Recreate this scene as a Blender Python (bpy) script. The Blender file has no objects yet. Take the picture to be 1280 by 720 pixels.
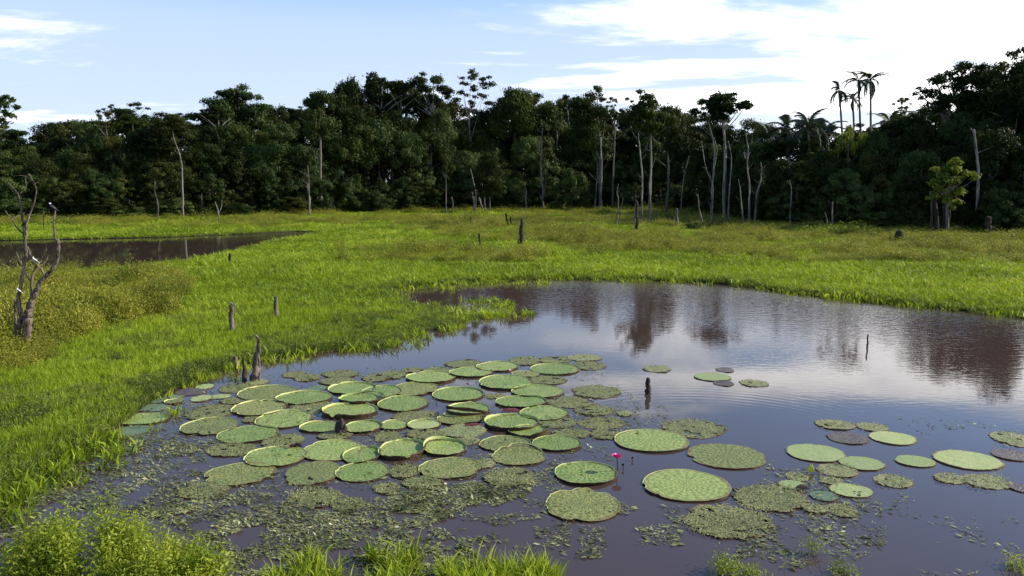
import bpy, math, random
import numpy as np
from mathutils import Vector, geometry
R = math.radians
rng = np.random.default_rng(7)
random.seed(7)
scene = bpy.context.scene
C = scene.collection

# ------------------------------------------------------------ camera
F, CX, CY, CAMH = 950.0, 640.0, 360.0, 5.5
PITCH = math.atan(132 / F)
cam_d = bpy.data.cameras.new('camera')
cam = bpy.data.objects.new('camera', cam_d); C.objects.link(cam)
cam.location = (0, 0, CAMH)
cam.rotation_euler = (math.pi / 2 - PITCH, 0, 0)
cam_d.sensor_width = 36; cam_d.lens = F / 1280 * 36
cam_d.clip_end = 6000
scene.camera = cam

# ------------------------------------------------------------ light and sky
SUN_EL, SUN_AZ = R(31), R(80)          # azimuth measured from the view direction towards the right
w = bpy.data.worlds.new('World'); scene.world = w; w.use_nodes = True
nt = w.node_tree; nt.nodes.clear()
def N(t, **k):
    n = nt.nodes.new(t)
    for a, b in k.items(): setattr(n, a, b)
    return n
def math_node(tree, op, a, b=None, c=None, clamp=False):
    n = tree.nodes.new('ShaderNodeMath'); n.operation = op; n.use_clamp = clamp
    for i, v in enumerate((a, b, c)):
        if v is None: continue
        if isinstance(v, (int, float)): n.inputs[i].default_value = v
        else: tree.links.new(v, n.inputs[i])
    return n.outputs[0]
sky = N('ShaderNodeTexSky', sky_type='NISHITA', sun_disc=False, sun_elevation=SUN_EL, sun_rotation=SUN_AZ,
        air_density=1.0, dust_density=0.4, ozone_density=4.8, altitude=50)
skybg = N('ShaderNodeBackground'); skybg.inputs[1].default_value = 0.15
nt.links.new(sky.outputs[0], skybg.inputs[0])
tc = N('ShaderNodeTexCoord'); sep = N('ShaderNodeSeparateXYZ'); nt.links.new(tc.outputs['Generated'], sep.inputs[0])
M_ = lambda *a, **k: math_node(nt, *a, **k)
X, Y, Z = sep.outputs
zz = M_('ADD', M_('MAXIMUM', Z, 0.0), 0.10)
u = M_('DIVIDE', X, zz); v = M_('DIVIDE', Y, zz)
cmb = N('ShaderNodeCombineXYZ'); nt.links.new(M_('MULTIPLY', u, 0.55), cmb.inputs[0]); nt.links.new(M_('MULTIPLY', v, 1.15), cmb.inputs[1])
cn = N('ShaderNodeTexNoise'); cn.inputs['Scale'].default_value = 0.9; cn.inputs['Detail'].default_value = 9; cn.inputs['Roughness'].default_value = 0.60
cn.inputs['Distortion'].default_value = 0.5
mp = N('ShaderNodeMapping'); mp.inputs['Location'].default_value = (3.1, 7.7, 1.0); mp.inputs['Rotation'].default_value = (0, 0, R(-8))
nt.links.new(cmb.outputs[0], mp.inputs[0]); nt.links.new(mp.outputs[0], cn.inputs['Vector'])
def ramp(tree, val, a, b, lo=0.0, hi=1.0):
    n = tree.nodes.new('ShaderNodeMapRange'); n.interpolation_type = 'SMOOTHSTEP'
    tree.links.new(val, n.inputs[0]); n.inputs[1].default_value = a; n.inputs[2].default_value = b
    n.inputs[3].default_value = lo; n.inputs[4].default_value = hi
    return n.outputs[0]
side = ramp(nt, X, -0.30, 0.32, -0.06, 0.095)       # more cloud towards the sun's side
low = ramp(nt, Z, 0.40, 0.12, -0.10, 0.05)         # clouds gather low over the forest
cn2 = N('ShaderNodeTexNoise'); cn2.inputs['Scale'].default_value = 3.6; cn2.inputs['Detail'].default_value = 8; cn2.inputs['Roughness'].default_value = 0.65; nt.links.new(mp.outputs[0], cn2.inputs['Vector'])
m = M_('ADD', M_('ADD', M_('ADD', cn.outputs[0], M_('MULTIPLY_ADD', cn2.outputs[0], 0.24, -0.12)), side), low)
mask = ramp(nt, m, 0.50, 0.68, 0.0, 0.93)
pale = N('ShaderNodeBackground'); pale.inputs[0].default_value = (0.52, 0.64, 0.87, 1); pale.inputs[1].default_value = 0.86
hz = N('ShaderNodeMixShader'); nt.links.new(M_('MULTIPLY', ramp(nt, Z, 0.27, 0.17, 0.0, 0.86), ramp(nt, X, 0.9, 0.2, 0.75, 1.0)), hz.inputs[0]); nt.links.new(skybg.outputs[0], hz.inputs[1]); nt.links.new(pale.outputs[0], hz.inputs[2])
veil = M_('MULTIPLY', ramp(nt, Z, 0.20, 0.0, 0.0, 0.55), ramp(nt, X, -0.6, 0.6, 0.35, 0.95))
mask = M_('MAXIMUM', mask, veil)
cbg = N('ShaderNodeBackground'); cbg.inputs[0].default_value = (1.0, 0.985, 0.98, 1); nt.links.new(ramp(nt, m, 0.48, 0.72, 0.80, 1.55), cbg.inputs[1])
mx = N('ShaderNodeMixShader'); nt.links.new(mask, mx.inputs[0]); nt.links.new(hz.outputs[0], mx.inputs[1]); nt.links.new(cbg.outputs[0], mx.inputs[2])
wo = N('ShaderNodeOutputWorld'); nt.links.new(mx.outputs[0], wo.inputs[0])
sd = bpy.data.lights.new('sun', 'SUN'); sun = bpy.data.objects.new('sun', sd); C.objects.link(sun)
sd.energy = 4.8; sd.angle = R(0.5); sd.color = (1.0, 0.93, 0.80)
sv = Vector((math.sin(SUN_AZ) * math.cos(SUN_EL), math.cos(SUN_AZ) * math.cos(SUN_EL), math.sin(SUN_EL)))
sun.rotation_euler = sv.to_track_quat('Z', 'Y').to_euler()
vs = scene.view_settings; vs.view_transform = 'Standard'; vs.look = 'None'; vs.exposure = 0.52; vs.gamma = 1

# ------------------------------------------------------------ helpers
cp, sp = math.cos(PITCH), math.sin(PITCH)
def ray(px, py):
    a, b = (px - CX) / F, -(py - CY) / F
    return np.array([a, cp + b * sp, -sp + b * cp])
def gnd(px, py, z=0.0):                  # point of the plane z seen at a pixel of the photograph
    d = ray(px, py); t = (z - CAMH) / d[2]
    return np.array([d[0] * t, d[1] * t, z])
def dep(px, py, Yd):                     # point at distance Yd
    d = ray(px, py); t = Yd / d[1]
    return np.array([d[0] * t, Yd, CAMH + d[2] * t])
def proj(x, y, z=0.0):
    dz = z - CAMH
    fw = y * cp - dz * sp; up = y * sp + dz * cp
    fw = np.maximum(fw, 1e-3)
    return CX + F * x / fw, CY - F * up / fw
def inpoly(px, py, poly):
    P = np.asarray(poly, float); r = np.zeros(np.shape(px), bool)
    for i in range(len(P)):
        x1, y1 = P[i - 1]; x2, y2 = P[i]
        if y1 == y2: continue
        c = ((y1 > py) != (y2 > py)) & (px < (x2 - x1) * (py - y1) / (y2 - y1) + x1)
        r ^= c
    return r
_g = np.random.default_rng(99).random((256, 256))
def vnoise(x, y):
    x = np.asarray(x, float); y = np.asarray(y, float)
    xi = np.floor(x).astype(int); yi = np.floor(y).astype(int); fx = x - xi; fy = y - yi
    fx = fx * fx * (3 - 2 * fx); fy = fy * fy * (3 - 2 * fy)
    g = lambda a, b: _g[a & 255, b & 255]
    return (g(xi, yi) * (1 - fx) + g(xi + 1, yi) * fx) * (1 - fy) + (g(xi, yi + 1) * (1 - fx) + g(xi + 1, yi + 1) * fx) * fy
def fbm(x, y, o=3):
    s = 0; a = 1; t = 0
    for i in range(o):
        s = s + a * vnoise(x * 2 ** i + 17.3 * i, y * 2 ** i + 5.1 * i); t += a; a *= .5
    return s / t

def mesh(name, V, faces, mat=None, mats=None, midx=None, tint=None, smooth=False):
    """faces: (n,k) int array or list of such arrays"""
    me = bpy.data.meshes.new(name)
    V = np.asarray(V, np.float32)
    fl = faces if isinstance(faces, list) else [faces]
    fl = [np.asarray(f, np.int32) for f in fl if len(f)]
    me.vertices.add(len(V)); me.vertices.foreach_set('co', V.ravel())
    loops = np.concatenate([f.ravel() for f in fl]); n = sum(len(f) for f in fl)
    tot = np.concatenate([np.full(len(f), f.shape[1], np.int32) for f in fl])
    st = np.concatenate([[0], np.cumsum(tot)[:-1]]).astype(np.int32)
    me.loops.add(len(loops)); me.loops.foreach_set('vertex_index', loops)
    me.polygons.add(n); me.polygons.foreach_set('loop_start', st); me.polygons.foreach_set('loop_total', tot)
    if smooth: me.polygons.foreach_set('use_smooth', np.ones(n, bool))
    for m in (mats or ([mat] if mat else [])): me.materials.append(m)
    if midx is not None: me.polygons.foreach_set('material_index', np.asarray(midx, np.int32))
    if tint is not None:
        a = me.attributes.new('tint', 'FLOAT', 'POINT'); a.data.foreach_set('value', np.asarray(tint, np.float32))
    me.update(calc_edges=True); me.validate()
    return me
def link(name, me, parent=None, loc=None):
    o = bpy.data.objects.new(name, me); C.objects.link(o)
    if parent: o.parent = parent
    if loc is not None: o.location = loc
    return o
def tag(o, label=None, cat=None, group=None, kind=None):
    if label: o['label'] = label
    if cat: o['category'] = cat
    if group: o['group'] = group
    if kind: o['kind'] = kind
    return o
def empty(name, loc, label, cat, group=None, rz=0):
    o = bpy.data.objects.new(name, None); C.objects.link(o); o.location = loc; o.rotation_euler.z = rz
    o.empty_display_size = .2
    return tag(o, label, cat, group)

def tube(pts, rad, k=8, seed=0, rough=0.12):
    """tapering irregular tube with closed ends"""
    P = np.asarray(pts, float); rad = np.asarray(rad, float); n = len(P)
    rg = np.random.default_rng(seed)
    T = np.gradient(P, axis=0); T /= np.linalg.norm(T, axis=1)[:, None] + 1e-9
    ref = np.array([0.31, 1.0, 0.17]); ref /= np.linalg.norm(ref)
    A = np.cross(T, ref); A /= np.linalg.norm(A, axis=1)[:, None] + 1e-9; B = np.cross(T, A)
    th = np.arange(k) * 2 * math.pi / k
    jit = 1 + rough * (rg.random((n, k)) - .5) * 2
    V = P[:, None] + (A[:, None] * np.cos(th)[None, :, None] + B[:, None] * np.sin(th)[None, :, None]) * (rad[:, None] * jit)[..., None]
    V = V.reshape(-1, 3); i = np.arange(n - 1)[:, None] * k; j = np.arange(k)[None]; j2 = (j + 1) % k
    Fq = np.stack([i + j, i + j2, i + k + j2, i + k + j], -1).reshape(-1, 4)
    V = np.vstack([V, P[0] - T[0] * rad[0] * .3, P[-1] + T[-1] * rad[-1] * .6])
    jj = np.arange(k); a, b = n * k, n * k + 1
    tri = np.vstack([np.stack([np.full(k, a), (jj + 1) % k, jj], -1), np.stack([np.full(k, b), (n - 1) * k + jj, (n - 1) * k + (jj + 1) % k], -1)])
    return V, Fq, tri
def smooth_path(pts, rad, sub=3, wob=0.0, seed=0):
    P = np.asarray(pts, float); rad = np.asarray(rad, float); n = len(P)
    t = np.arange(n); tt = np.linspace(0, n - 1, (n - 1) * sub + 1)
    # Catmull-Rom
    Pe = np.vstack([2 * P[0] - P[1], P, 2 * P[-1] - P[-2]]); out = []
    for s in tt:
        i = min(int(s), n - 2); f = s - i; p0, p1, p2, p3 = Pe[i:i + 4]
        out.append(.5 * (2 * p1 + (p2 - p0) * f + (2 * p0 - 5 * p1 + 4 * p2 - p3) * f * f + (3 * p1 - 3 * p2 + p3 - p0) * f ** 3))
    out = np.array(out)
    if wob: out[1:-1] += (np.random.default_rng(seed).random((len(out) - 2, 3)) - .5) * wob
    return out, np.interp(tt, t, rad)
class MB:
    def __init__(s): s.V = []; s.F = {}; s.n = 0; s.t = []
    def add(s, V, *faces, tint=0.5):
        for f in faces:
            f = np.asarray(f)
            if len(f): s.F.setdefault(f.shape[1], []).append(f + s.n)
        s.V.append(np.asarray(V)); s.n += len(V)
        s.t.append(np.broadcast_to(tint, (len(V),)))
    def mesh(s, name, mat, smooth=False):
        return mesh(name, np.vstack(s.V), [np.vstack(f) for f in s.F.values()], mat, smooth=smooth, tint=np.concatenate(s.t))
    def build(s, name, mat, parent=None, smooth=False): return link(name, s.mesh(name, mat, smooth), parent)

def leaves(P, Nn, L, W, fold=0.15, rg=rng, droop=0.0, T=None):
    """rhombic leaves centred at P facing Nn"""
    n = len(P)
    Nn = Nn / (np.linalg.norm(Nn, axis=1)[:, None] + 1e-9)
    if T is None: T = rg.normal(size=(n, 3))
    T = T - (T * Nn).sum(1)[:, None] * Nn; T /= np.linalg.norm(T, axis=1)[:, None] + 1e-9
    B = np.cross(Nn, T)
    L = np.broadcast_to(L, (n,))[:, None]; W = np.broadcast_to(W, (n,))[:, None]
    a = P - T * L * .5; b = P + T * L * .5 - np.array([0, 0, 1]) * droop * L; c = P + B * W * .5 + Nn * W * fold - T * L * .08; d = P - B * W * .5 + Nn * W * fold - T * L * .08
    V = np.stack([a, c, b, d], 1).reshape(-1, 3)
    Fq = np.arange(n * 4).reshape(-1, 4)
    return V, Fq

# ------------------------------------------------------------ materials
def newmat(name):
    m = bpy.data.materials.new(name); m.use_nodes = True; t = m.node_tree; t.nodes.clear()
    return m, t
def foliage(name, dark, mid, light, trans=0.28, rough=0.55, wscale=0.08, spec=0.25):
    m, t = newmat(name); n = t.nodes.new; l = t.links.new
    at = n('ShaderNodeAttribute'); at.attribute_name = 'tint'
    oi = n('ShaderNodeObjectInfo'); g = n('ShaderNodeNewGeometry')
    no = n('ShaderNodeTexNoise'); no.inputs['Scale'].default_value = wscale; no.inputs['Detail'].default_value = 3
    l(g.outputs['Position'], no.inputs['Vector'])
    f = math_node(t, 'MULTIPLY_ADD', at.outputs['Fac'], 0.5, math_node(t, 'MULTIPLY', oi.outputs['Random'], 0.42))
    f = math_node(t, 'ADD', f, math_node(t, 'MULTIPLY_ADD', no.outputs[0], 1.3, -0.60))
    cr = n('ShaderNodeValToRGB'); cr.color_ramp.elements[0].color = (*dark, 1); cr.color_ramp.elements[1].color = (*light, 1)
    cr.color_ramp.elements[0].position = .05; cr.color_ramp.elements[1].position = .95
    e = cr.color_ramp.elements.new(.5); e.color = (*mid, 1)
    l(f, cr.inputs[0])
    pb = n('ShaderNodeBsdfPrincipled'); pb.inputs['Roughness'].default_value = rough; pb.inputs['Specular IOR Level'].default_value = spec
    l(cr.outputs[0], pb.inputs['Base Color'])
    tr = n('ShaderNodeBsdfTranslucent'); hs = n('ShaderNodeHueSaturation'); hs.inputs['Value'].default_value = 1.25; hs.inputs['Hue'].default_value = .485
    l(cr.outputs[0], hs.inputs['Color']); l(hs.outputs[0], tr.inputs[0])
    mx = n('ShaderNodeMixShader'); mx.inputs[0].default_value = trans; l(pb.outputs[0], mx.inputs[1]); l(tr.outputs[0], mx.inputs[2])
    o = n('ShaderNodeOutputMaterial'); l(mx.outputs[0], o.inputs[0])
    return m
def bark(name, c1, c2, scale=6, stretch=0.15, rough=.85):
    m, t = newmat(name); n = t.nodes.new; l = t.links.new
    tcn = n('ShaderNodeTexCoord'); mpn = n('ShaderNodeMapping'); mpn.inputs['Scale'].default_value = (1, 1, stretch)
    l(tcn.outputs['Object'], mpn.inputs[0])
    no = n('ShaderNodeTexNoise'); no.inputs['Scale'].default_value = scale; no.inputs['Detail'].default_value = 7; no.inputs['Roughness'].default_value = .65
    l(mpn.outputs[0], no.inputs['Vector'])
    cr = n('ShaderNodeValToRGB'); cr.color_ramp.elements[0].color = (*c1, 1); cr.color_ramp.elements[1].color = (*c2, 1)
    cr.color_ramp.elements[0].position = .38; cr.color_ramp.elements[1].position = .66
    l(no.outputs[0], cr.inputs[0])
    pb = n('ShaderNodeBsdfPrincipled'); pb.inputs['Roughness'].default_value = rough; pb.inputs['Specular IOR Level'].default_value = .2
    l(cr.outputs[0], pb.inputs['Base Color'])
    bp = n('ShaderNodeBump'); bp.inputs['Strength'].default_value = .7; bp.inputs['Distance'].default_value = .03; l(no.outputs[0], bp.inputs['Height']); l(bp.outputs[0], pb.inputs['Normal'])
    o = n('ShaderNodeOutputMaterial'); l(pb.outputs[0], o.inputs[0])
    return m
def plain(name, col, rough=.7):
    m, t = newmat(name); n = t.nodes.new; l = t.links.new
    no = n('ShaderNodeTexNoise'); no.inputs['Scale'].default_value = 40; tcn = n('ShaderNodeTexCoord'); l(tcn.outputs['Object'], no.inputs['Vector'])
    hs = n('ShaderNodeHueSaturation'); hs.inputs['Color'].default_value = (*col, 1); l(math_node(t, 'MULTIPLY_ADD', no.outputs[0], .8, .6), hs.inputs['Value'])
    pb = n('ShaderNodeBsdfPrincipled'); pb.inputs['Roughness'].default_value = rough; l(hs.outputs[0], pb.inputs['Base Color'])
    o = n('ShaderNodeOutputMaterial'); l(pb.outputs[0], o.inputs[0]); return m
def padmat(name, base, alt, spot, spot_amt=.5, scale=9, rough=.45, vein=.5, bump=.35, fine=60, edge=.8):
    """leaf blade of a giant water lily: radial ribs, quilting, mottling"""
    m, t = newmat(name); n = t.nodes.new; l = t.links.new; mm = lambda *a, **k: math_node(t, *a, **k)
    tcn = n('ShaderNodeTexCoord'); oi = n('ShaderNodeObjectInfo')
    off = n('ShaderNodeVectorMath'); off.operation = 'ADD'; l(tcn.outputs['Object'], off.inputs[0])
    cb = n('ShaderNodeCombineXYZ'); l(mm('MULTIPLY', oi.outputs['Random'], 50.0), cb.inputs[0]); l(cb.outputs[0], off.inputs[1])
    big = n('ShaderNodeTexNoise'); big.inputs['Scale'].default_value = scale * .35; big.inputs['Detail'].default_value = 4; l(off.outputs[0], big.inputs['Vector'])
    sm = n('ShaderNodeTexNoise'); sm.inputs['Scale'].default_value = fine; sm.inputs['Detail'].default_value = 4; sm.inputs['Roughness'].default_value = .7; l(off.outputs[0], sm.inputs['Vector'])
    vo = n('ShaderNodeTexVoronoi'); vo.inputs['Scale'].default_value = fine * .45; l(off.outputs[0], vo.inputs['Vector'])
    s = n('ShaderNodeSeparateXYZ'); l(tcn.outputs['Object'], s.inputs[0])
    ang = mm('ARCTAN2', s.outputs[1], s.outputs[0]); r = mm('SQRT', mm('ADD', mm('POWER', mm('ABSOLUTE', s.outputs[0]), 2.0), mm('POWER', mm('ABSOLUTE', s.outputs[1]), 2.0)))
    rib = mm('ADD', mm('MULTIPLY', mm('SINE', mm('MULTIPLY', ang, 22.0)), .5), mm('MULTIPLY', mm('SINE', mm('MULTIPLY_ADD', r, 60.0, mm('MULTIPLY', mm('SINE', mm('MULTIPLY', ang, 11.0)), 1.5))), .5))
    mix1 = n('ShaderNodeMix'); mix1.data_type = 'RGBA'; mix1.inputs[6].default_value = (*base, 1); mix1.inputs[7].default_value = (*alt, 1)
    l(ramp(t, mm('ADD', big.outputs[0], mm('MULTIPLY_ADD', oi.outputs['Random'], .3, -.15)), .36, .66), mix1.inputs[0])
    mix2 = n('ShaderNodeMix'); mix2.data_type = 'RGBA'; mix2.inputs[7].default_value = (*spot, 1); l(mix1.outputs[2], mix2.inputs[6])
    l(mm('MULTIPLY', ramp(t, mm('ADD', sm.outputs[0], mm('MULTIPLY', rib, -.05 * vein)), .46, .62), spot_amt), mix2.inputs[0])
    hs = n('ShaderNodeHueSaturation'); l(mix2.outputs[2], hs.inputs['Color']); l(mm('MULTIPLY_ADD', rib, .17 * vein, mm('MULTIPLY_ADD', oi.outputs['Random'], .24, .88)), hs.inputs['Value'])
    ta = n('ShaderNodeAttribute'); ta.attribute_name = 'tint'; mix3 = n('ShaderNodeMix'); mix3.data_type = 'RGBA'; mix3.inputs[7].default_value = (.16, .085, .03, 1); l(hs.outputs[0], mix3.inputs[6])
    l(mm('MULTIPLY', ramp(t, mm('ADD', ta.outputs['Fac'], mm('MULTIPLY_ADD', big.outputs[0], .22, -.11)), .93, 1.0), edge), mix3.inputs[0])
    sp_n = n('ShaderNodeTexNoise'); sp_n.inputs['Scale'].default_value = 9; sp_n.inputs['Detail'].default_value = 3; l(off.outputs[0], sp_n.inputs['Vector'])
    mix4 = n('ShaderNodeMix'); mix4.data_type = 'RGBA'; mix4.inputs[7].default_value = (.035, .028, .015, 1); l(mix3.outputs[2], mix4.inputs[6]); l(mm('MULTIPLY', ramp(t, sp_n.outputs[0], .70, .74), .85), mix4.inputs[0])
    pb = n('ShaderNodeBsdfPrincipled'); pb.inputs['Roughness'].default_value = rough; pb.inputs['Specular IOR Level'].default_value = .35; l(mix4.outputs[2], pb.inputs['Base Color'])
    h = mm('ADD', mm('MULTIPLY', rib, .35 * vein), mm('MULTIPLY', mm('ADD', sm.outputs[0], mm('MULTIPLY', vo.outputs[0], .6)), 1.0))
    bp = n('ShaderNodeBump'); bp.inputs['Strength'].default_value = bump; bp.inputs['Distance'].default_value = .02; l(h, bp.inputs['Height']); l(bp.outputs[0], pb.inputs['Normal'])
    o = n('ShaderNodeOutputMaterial'); l(pb.outputs[0], o.inputs[0]); return m

MF = dict(
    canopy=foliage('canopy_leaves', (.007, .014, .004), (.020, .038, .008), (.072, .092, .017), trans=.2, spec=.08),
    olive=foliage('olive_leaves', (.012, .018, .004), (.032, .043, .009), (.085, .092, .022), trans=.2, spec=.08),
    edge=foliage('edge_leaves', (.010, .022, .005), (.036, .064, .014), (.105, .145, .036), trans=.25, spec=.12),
    bright=foliage('bright_leaves', (.08, .12, .012), (.16, .21, .02), (.30, .33, .04), trans=.35),
    palm=foliage('palm_leaves', (.015, .03, .012), (.035, .055, .02), (.07, .09, .035), trans=.15, spec=.4),
    grass=foliage('grass_blades', (.080, .135, .006), (.215, .310, .010), (.38, .45, .035), trans=.38, wscale=.12),
    gold=foliage('golden_herbs', (.080, .110, .010), (.200, .215, .018), (.38, .36, .05), trans=.35, wscale=.3),
    sedge=foliage('shore_sedge', (.040, .060, .010), (.11, .15, .02), (.22, .25, .04), trans=.3, wscale=.5),
    bush=foliage('bush_leaves', (.05, .09, .005), (.17, .235, .012), (.33, .37, .035), trans=.35, wscale=2.2),
    float_=foliage('floating_leaves', (.055, .050, .022), (.16, .175, .06), (.38, .38, .16), trans=.1, wscale=1.5, rough=.4),
)
M_pale = bark('pale_bark', (.05, .042, .035), (.34, .31, .27), scale=3)
M_grey = bark('grey_bark', (.05, .042, .035), (.24, .21, .18), scale=4)
M_dark = bark('dark_bark', (.010, .008, .006), (.075, .055, .042), scale=7)
M_dead = bark('weathered_wood', (.035, .026, .020), (.26, .205, .165), scale=9)
M_fresh = padmat('fresh_pad', (.180, .250, .055), (.255, .300, .080), (.09, .135, .032), spot_amt=.6, vein=1.0, fine=38, bump=.5)
M_mott = padmat('mottled_pad', (.200, .230, .058), (.26, .26, .07), (.05, .07, .025), spot_amt=.9, vein=.8, bump=.6, fine=55)
M_old = padmat('old_pad', (.27, .27, .085), (.19, .21, .065), (.05, .05, .022), spot_amt=1.0, vein=.2, bump=1.0, fine=48)
M_tan = padmat('tan_pad', (.31, .31, .12), (.24, .28, .11), (.10, .085, .045), spot_amt=.8, vein=.3, bump=.8, fine=55)
M_pale_pad = padmat('pale_pad', (.27, .34, .12), (.34, .37, .14), (.22, .25, .09), spot_amt=.5, vein=.35, bump=.4, fine=50)
M_brown = padmat('brown_pad', (.11, .085, .085), (.15, .125, .10), (.035, .025, .025), spot_amt=.8, vein=.4, bump=.7)
M_blue = padmat('wet_pad', (.11, .185, .10), (.15, .20, .10), (.07, .085, .06), spot_amt=.7, vein=.4, bump=.4)
M_rim_in = padmat('rim_inside', (.34, .42, .11), (.45, .46, .16), (.20, .22, .06), spot_amt=.4, vein=0, edge=0)
M_rim_out = padmat('rim_outside', (.050, .026, .014), (.085, .055, .02), (.02, .010, .008), spot_amt=.6, vein=0, edge=0)  # reddish brown outer side, its colour darkened further to stand in for shade
M_maroon = plain('maroon_underside', (.13, .032, .028), .5)
M_pink = plain('pink_petals', (.72, .06, .30), .5)
M_blush = plain('blush_petals', (.75, .35, .38), .5)
M_bud = plain('brown_bud', (.028, .013, .011), .7)
M_yellow = plain('yellow_leaf', (.42, .45, .03), .5)
M_bwhite = plain('white_feathers', (.75, .75, .72), .8)
M_bdark = plain('dark_feathers', (.02, .02, .022), .7)
M_bgrey = plain('grey_feathers', (.22, .20, .17), .8)

def ground_mat():
    m, t = newmat('marsh_soil'); n = t.nodes.new; l = t.links.new
    g = n('ShaderNodeNewGeometry')
    a = n('ShaderNodeTexNoise'); a.inputs['Scale'].default_value = .15; a.inputs['Detail'].default_value = 8; l(g.outputs[0], a.inputs['Vector'])
    b = n('ShaderNodeTexNoise'); b.inputs['Scale'].default_value = 6; b.inputs['Detail'].default_value = 6; l(g.outputs[0], b.inputs['Vector'])
    cr = n('ShaderNodeValToRGB'); cr.color_ramp.elements[0].color = (.030, .055, .008, 1); cr.color_ramp.elements[1].color = (.10, .16, .014, 1)
    l(math_node(t, 'ADD', math_node(t, 'MULTIPLY', a.outputs[0], .7), math_node(t, 'MULTIPLY', b.outputs[0], .35)), cr.inputs[0])
    cr.color_ramp.elements[0].position = .35; cr.color_ramp.elements[1].position = .75
    pb = n('ShaderNodeBsdfPrincipled'); pb.inputs['Roughness'].default_value = .95; pb.inputs['Specular IOR Level'].default_value = .1; l(cr.outputs[0], pb.inputs['Base Color'])
    bp = n('ShaderNodeBump'); bp.inputs['Distance'].default_value = .08; l(b.outputs[0], bp.inputs['Height']); l(bp.outputs[0], pb.inputs['Normal'])
    o = n('ShaderNodeOutputMaterial'); l(pb.outputs[0], o.inputs[0]); return m
RING = gnd(905, 566)
def water_mat():
    m, t = newmat('murky_water'); n = t.nodes.new; l = t.links.new; mm = lambda *a, **k: math_node(t, *a, **k)
    g = n('ShaderNodeNewGeometry'); s = n('ShaderNodeSeparateXYZ'); l(g.outputs['Position'], s.inputs[0])
    # breeze: stronger far out and towards the right
    br = mm('ADD', mm('MULTIPLY', s.outputs[1], .030), mm('MULTIPLY', s.outputs[0], .036))
    bn = n('ShaderNodeTexNoise'); bn.inputs['Scale'].default_value = .07; bn.inputs['Detail'].default_value = 2; l(g.outputs['Position'], bn.inputs['Vector'])
    br = mm('ADD', br, mm('MULTIPLY_ADD', bn.outputs[0], 1.0, -.5))
    br = ramp(t, br, .75, 2.0, .012, .8)
    r1 = n('ShaderNodeTexNoise'); r1.inputs['Scale'].default_value = 3.6; r1.inputs['Detail'].default_value = 2.5; r1.inputs['Roughness'].default_value = .55
    mpn = n('ShaderNodeMapping'); mpn.inputs['Scale'].default_value = (.6, 1.6, 1); mpn.inputs['Rotation'].default_value = (0, 0, R(20)); l(g.outputs['Position'], mpn.inputs[0]); l(mpn.outputs[0], r1.inputs['Vector'])
    r2 = n('ShaderNodeTexNoise'); r2.inputs['Scale'].default_value = 16; r2.inputs['Detail'].default_value = 3; l(mpn.outputs[0], r2.inputs['Vector'])
    dx = mm('SUBTRACT', s.outputs[0], float(RING[0])); dy = mm('SUBTRACT', s.outputs[1], float(RING[1]))
    rr = mm('SQRT', mm('ADD', mm('MULTIPLY', dx, dx), mm('MULTIPLY', dy, dy)))
    win = mm('MULTIPLY', ramp(t, rr, 5.8, 4.6), ramp(t, rr, 2.8, 4.2))
    win2 = mm('MULTIPLY', ramp(t, rr, 2.0, 1.2), .5)
    ring = mm('MULTIPLY', mm('SINE', mm('MULTIPLY', rr, 2 * math.pi / .26)), mm('ADD', win, win2))
    h = mm('ADD', mm('MULTIPLY', mm('ADD', mm('MULTIPLY', r1.outputs[0], 1.35), mm('MULTIPLY', r2.outputs[0], .10)), br), mm('MULTIPLY', ring, .007))
    bp = n('ShaderNodeBump'); bp.inputs['Strength'].default_value = 1.0; bp.inputs['Distance'].default_value = .022; l(h, bp.inputs['Height'])
    mud = n('ShaderNodeTexNoise'); mud.inputs['Scale'].default_value = .35; mud.inputs['Detail'].default_value = 3; l(g.outputs['Position'], mud.inputs['Vector'])
    mix = n('ShaderNodeMix'); mix.data_type = 'RGBA'; mix.inputs[6].default_value = (.048, .031, .026, 1); mix.inputs[7].default_value = (.066, .043, .035, 1); l(mud.outputs[0], mix.inputs[0])
    pb = n('ShaderNodeBsdfPrincipled'); pb.inputs['IOR'].default_value = 1.45; pb.inputs['Roughness'].default_value = .012; pb.inputs['Specular IOR Level'].default_value = .5
    l(mix.outputs[2], pb.inputs['Base Color']); l(bp.outputs[0], pb.inputs['Normal'])
    o = n('ShaderNodeOutputMaterial'); l(pb.outputs[0], o.inputs[0]); return m

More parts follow.
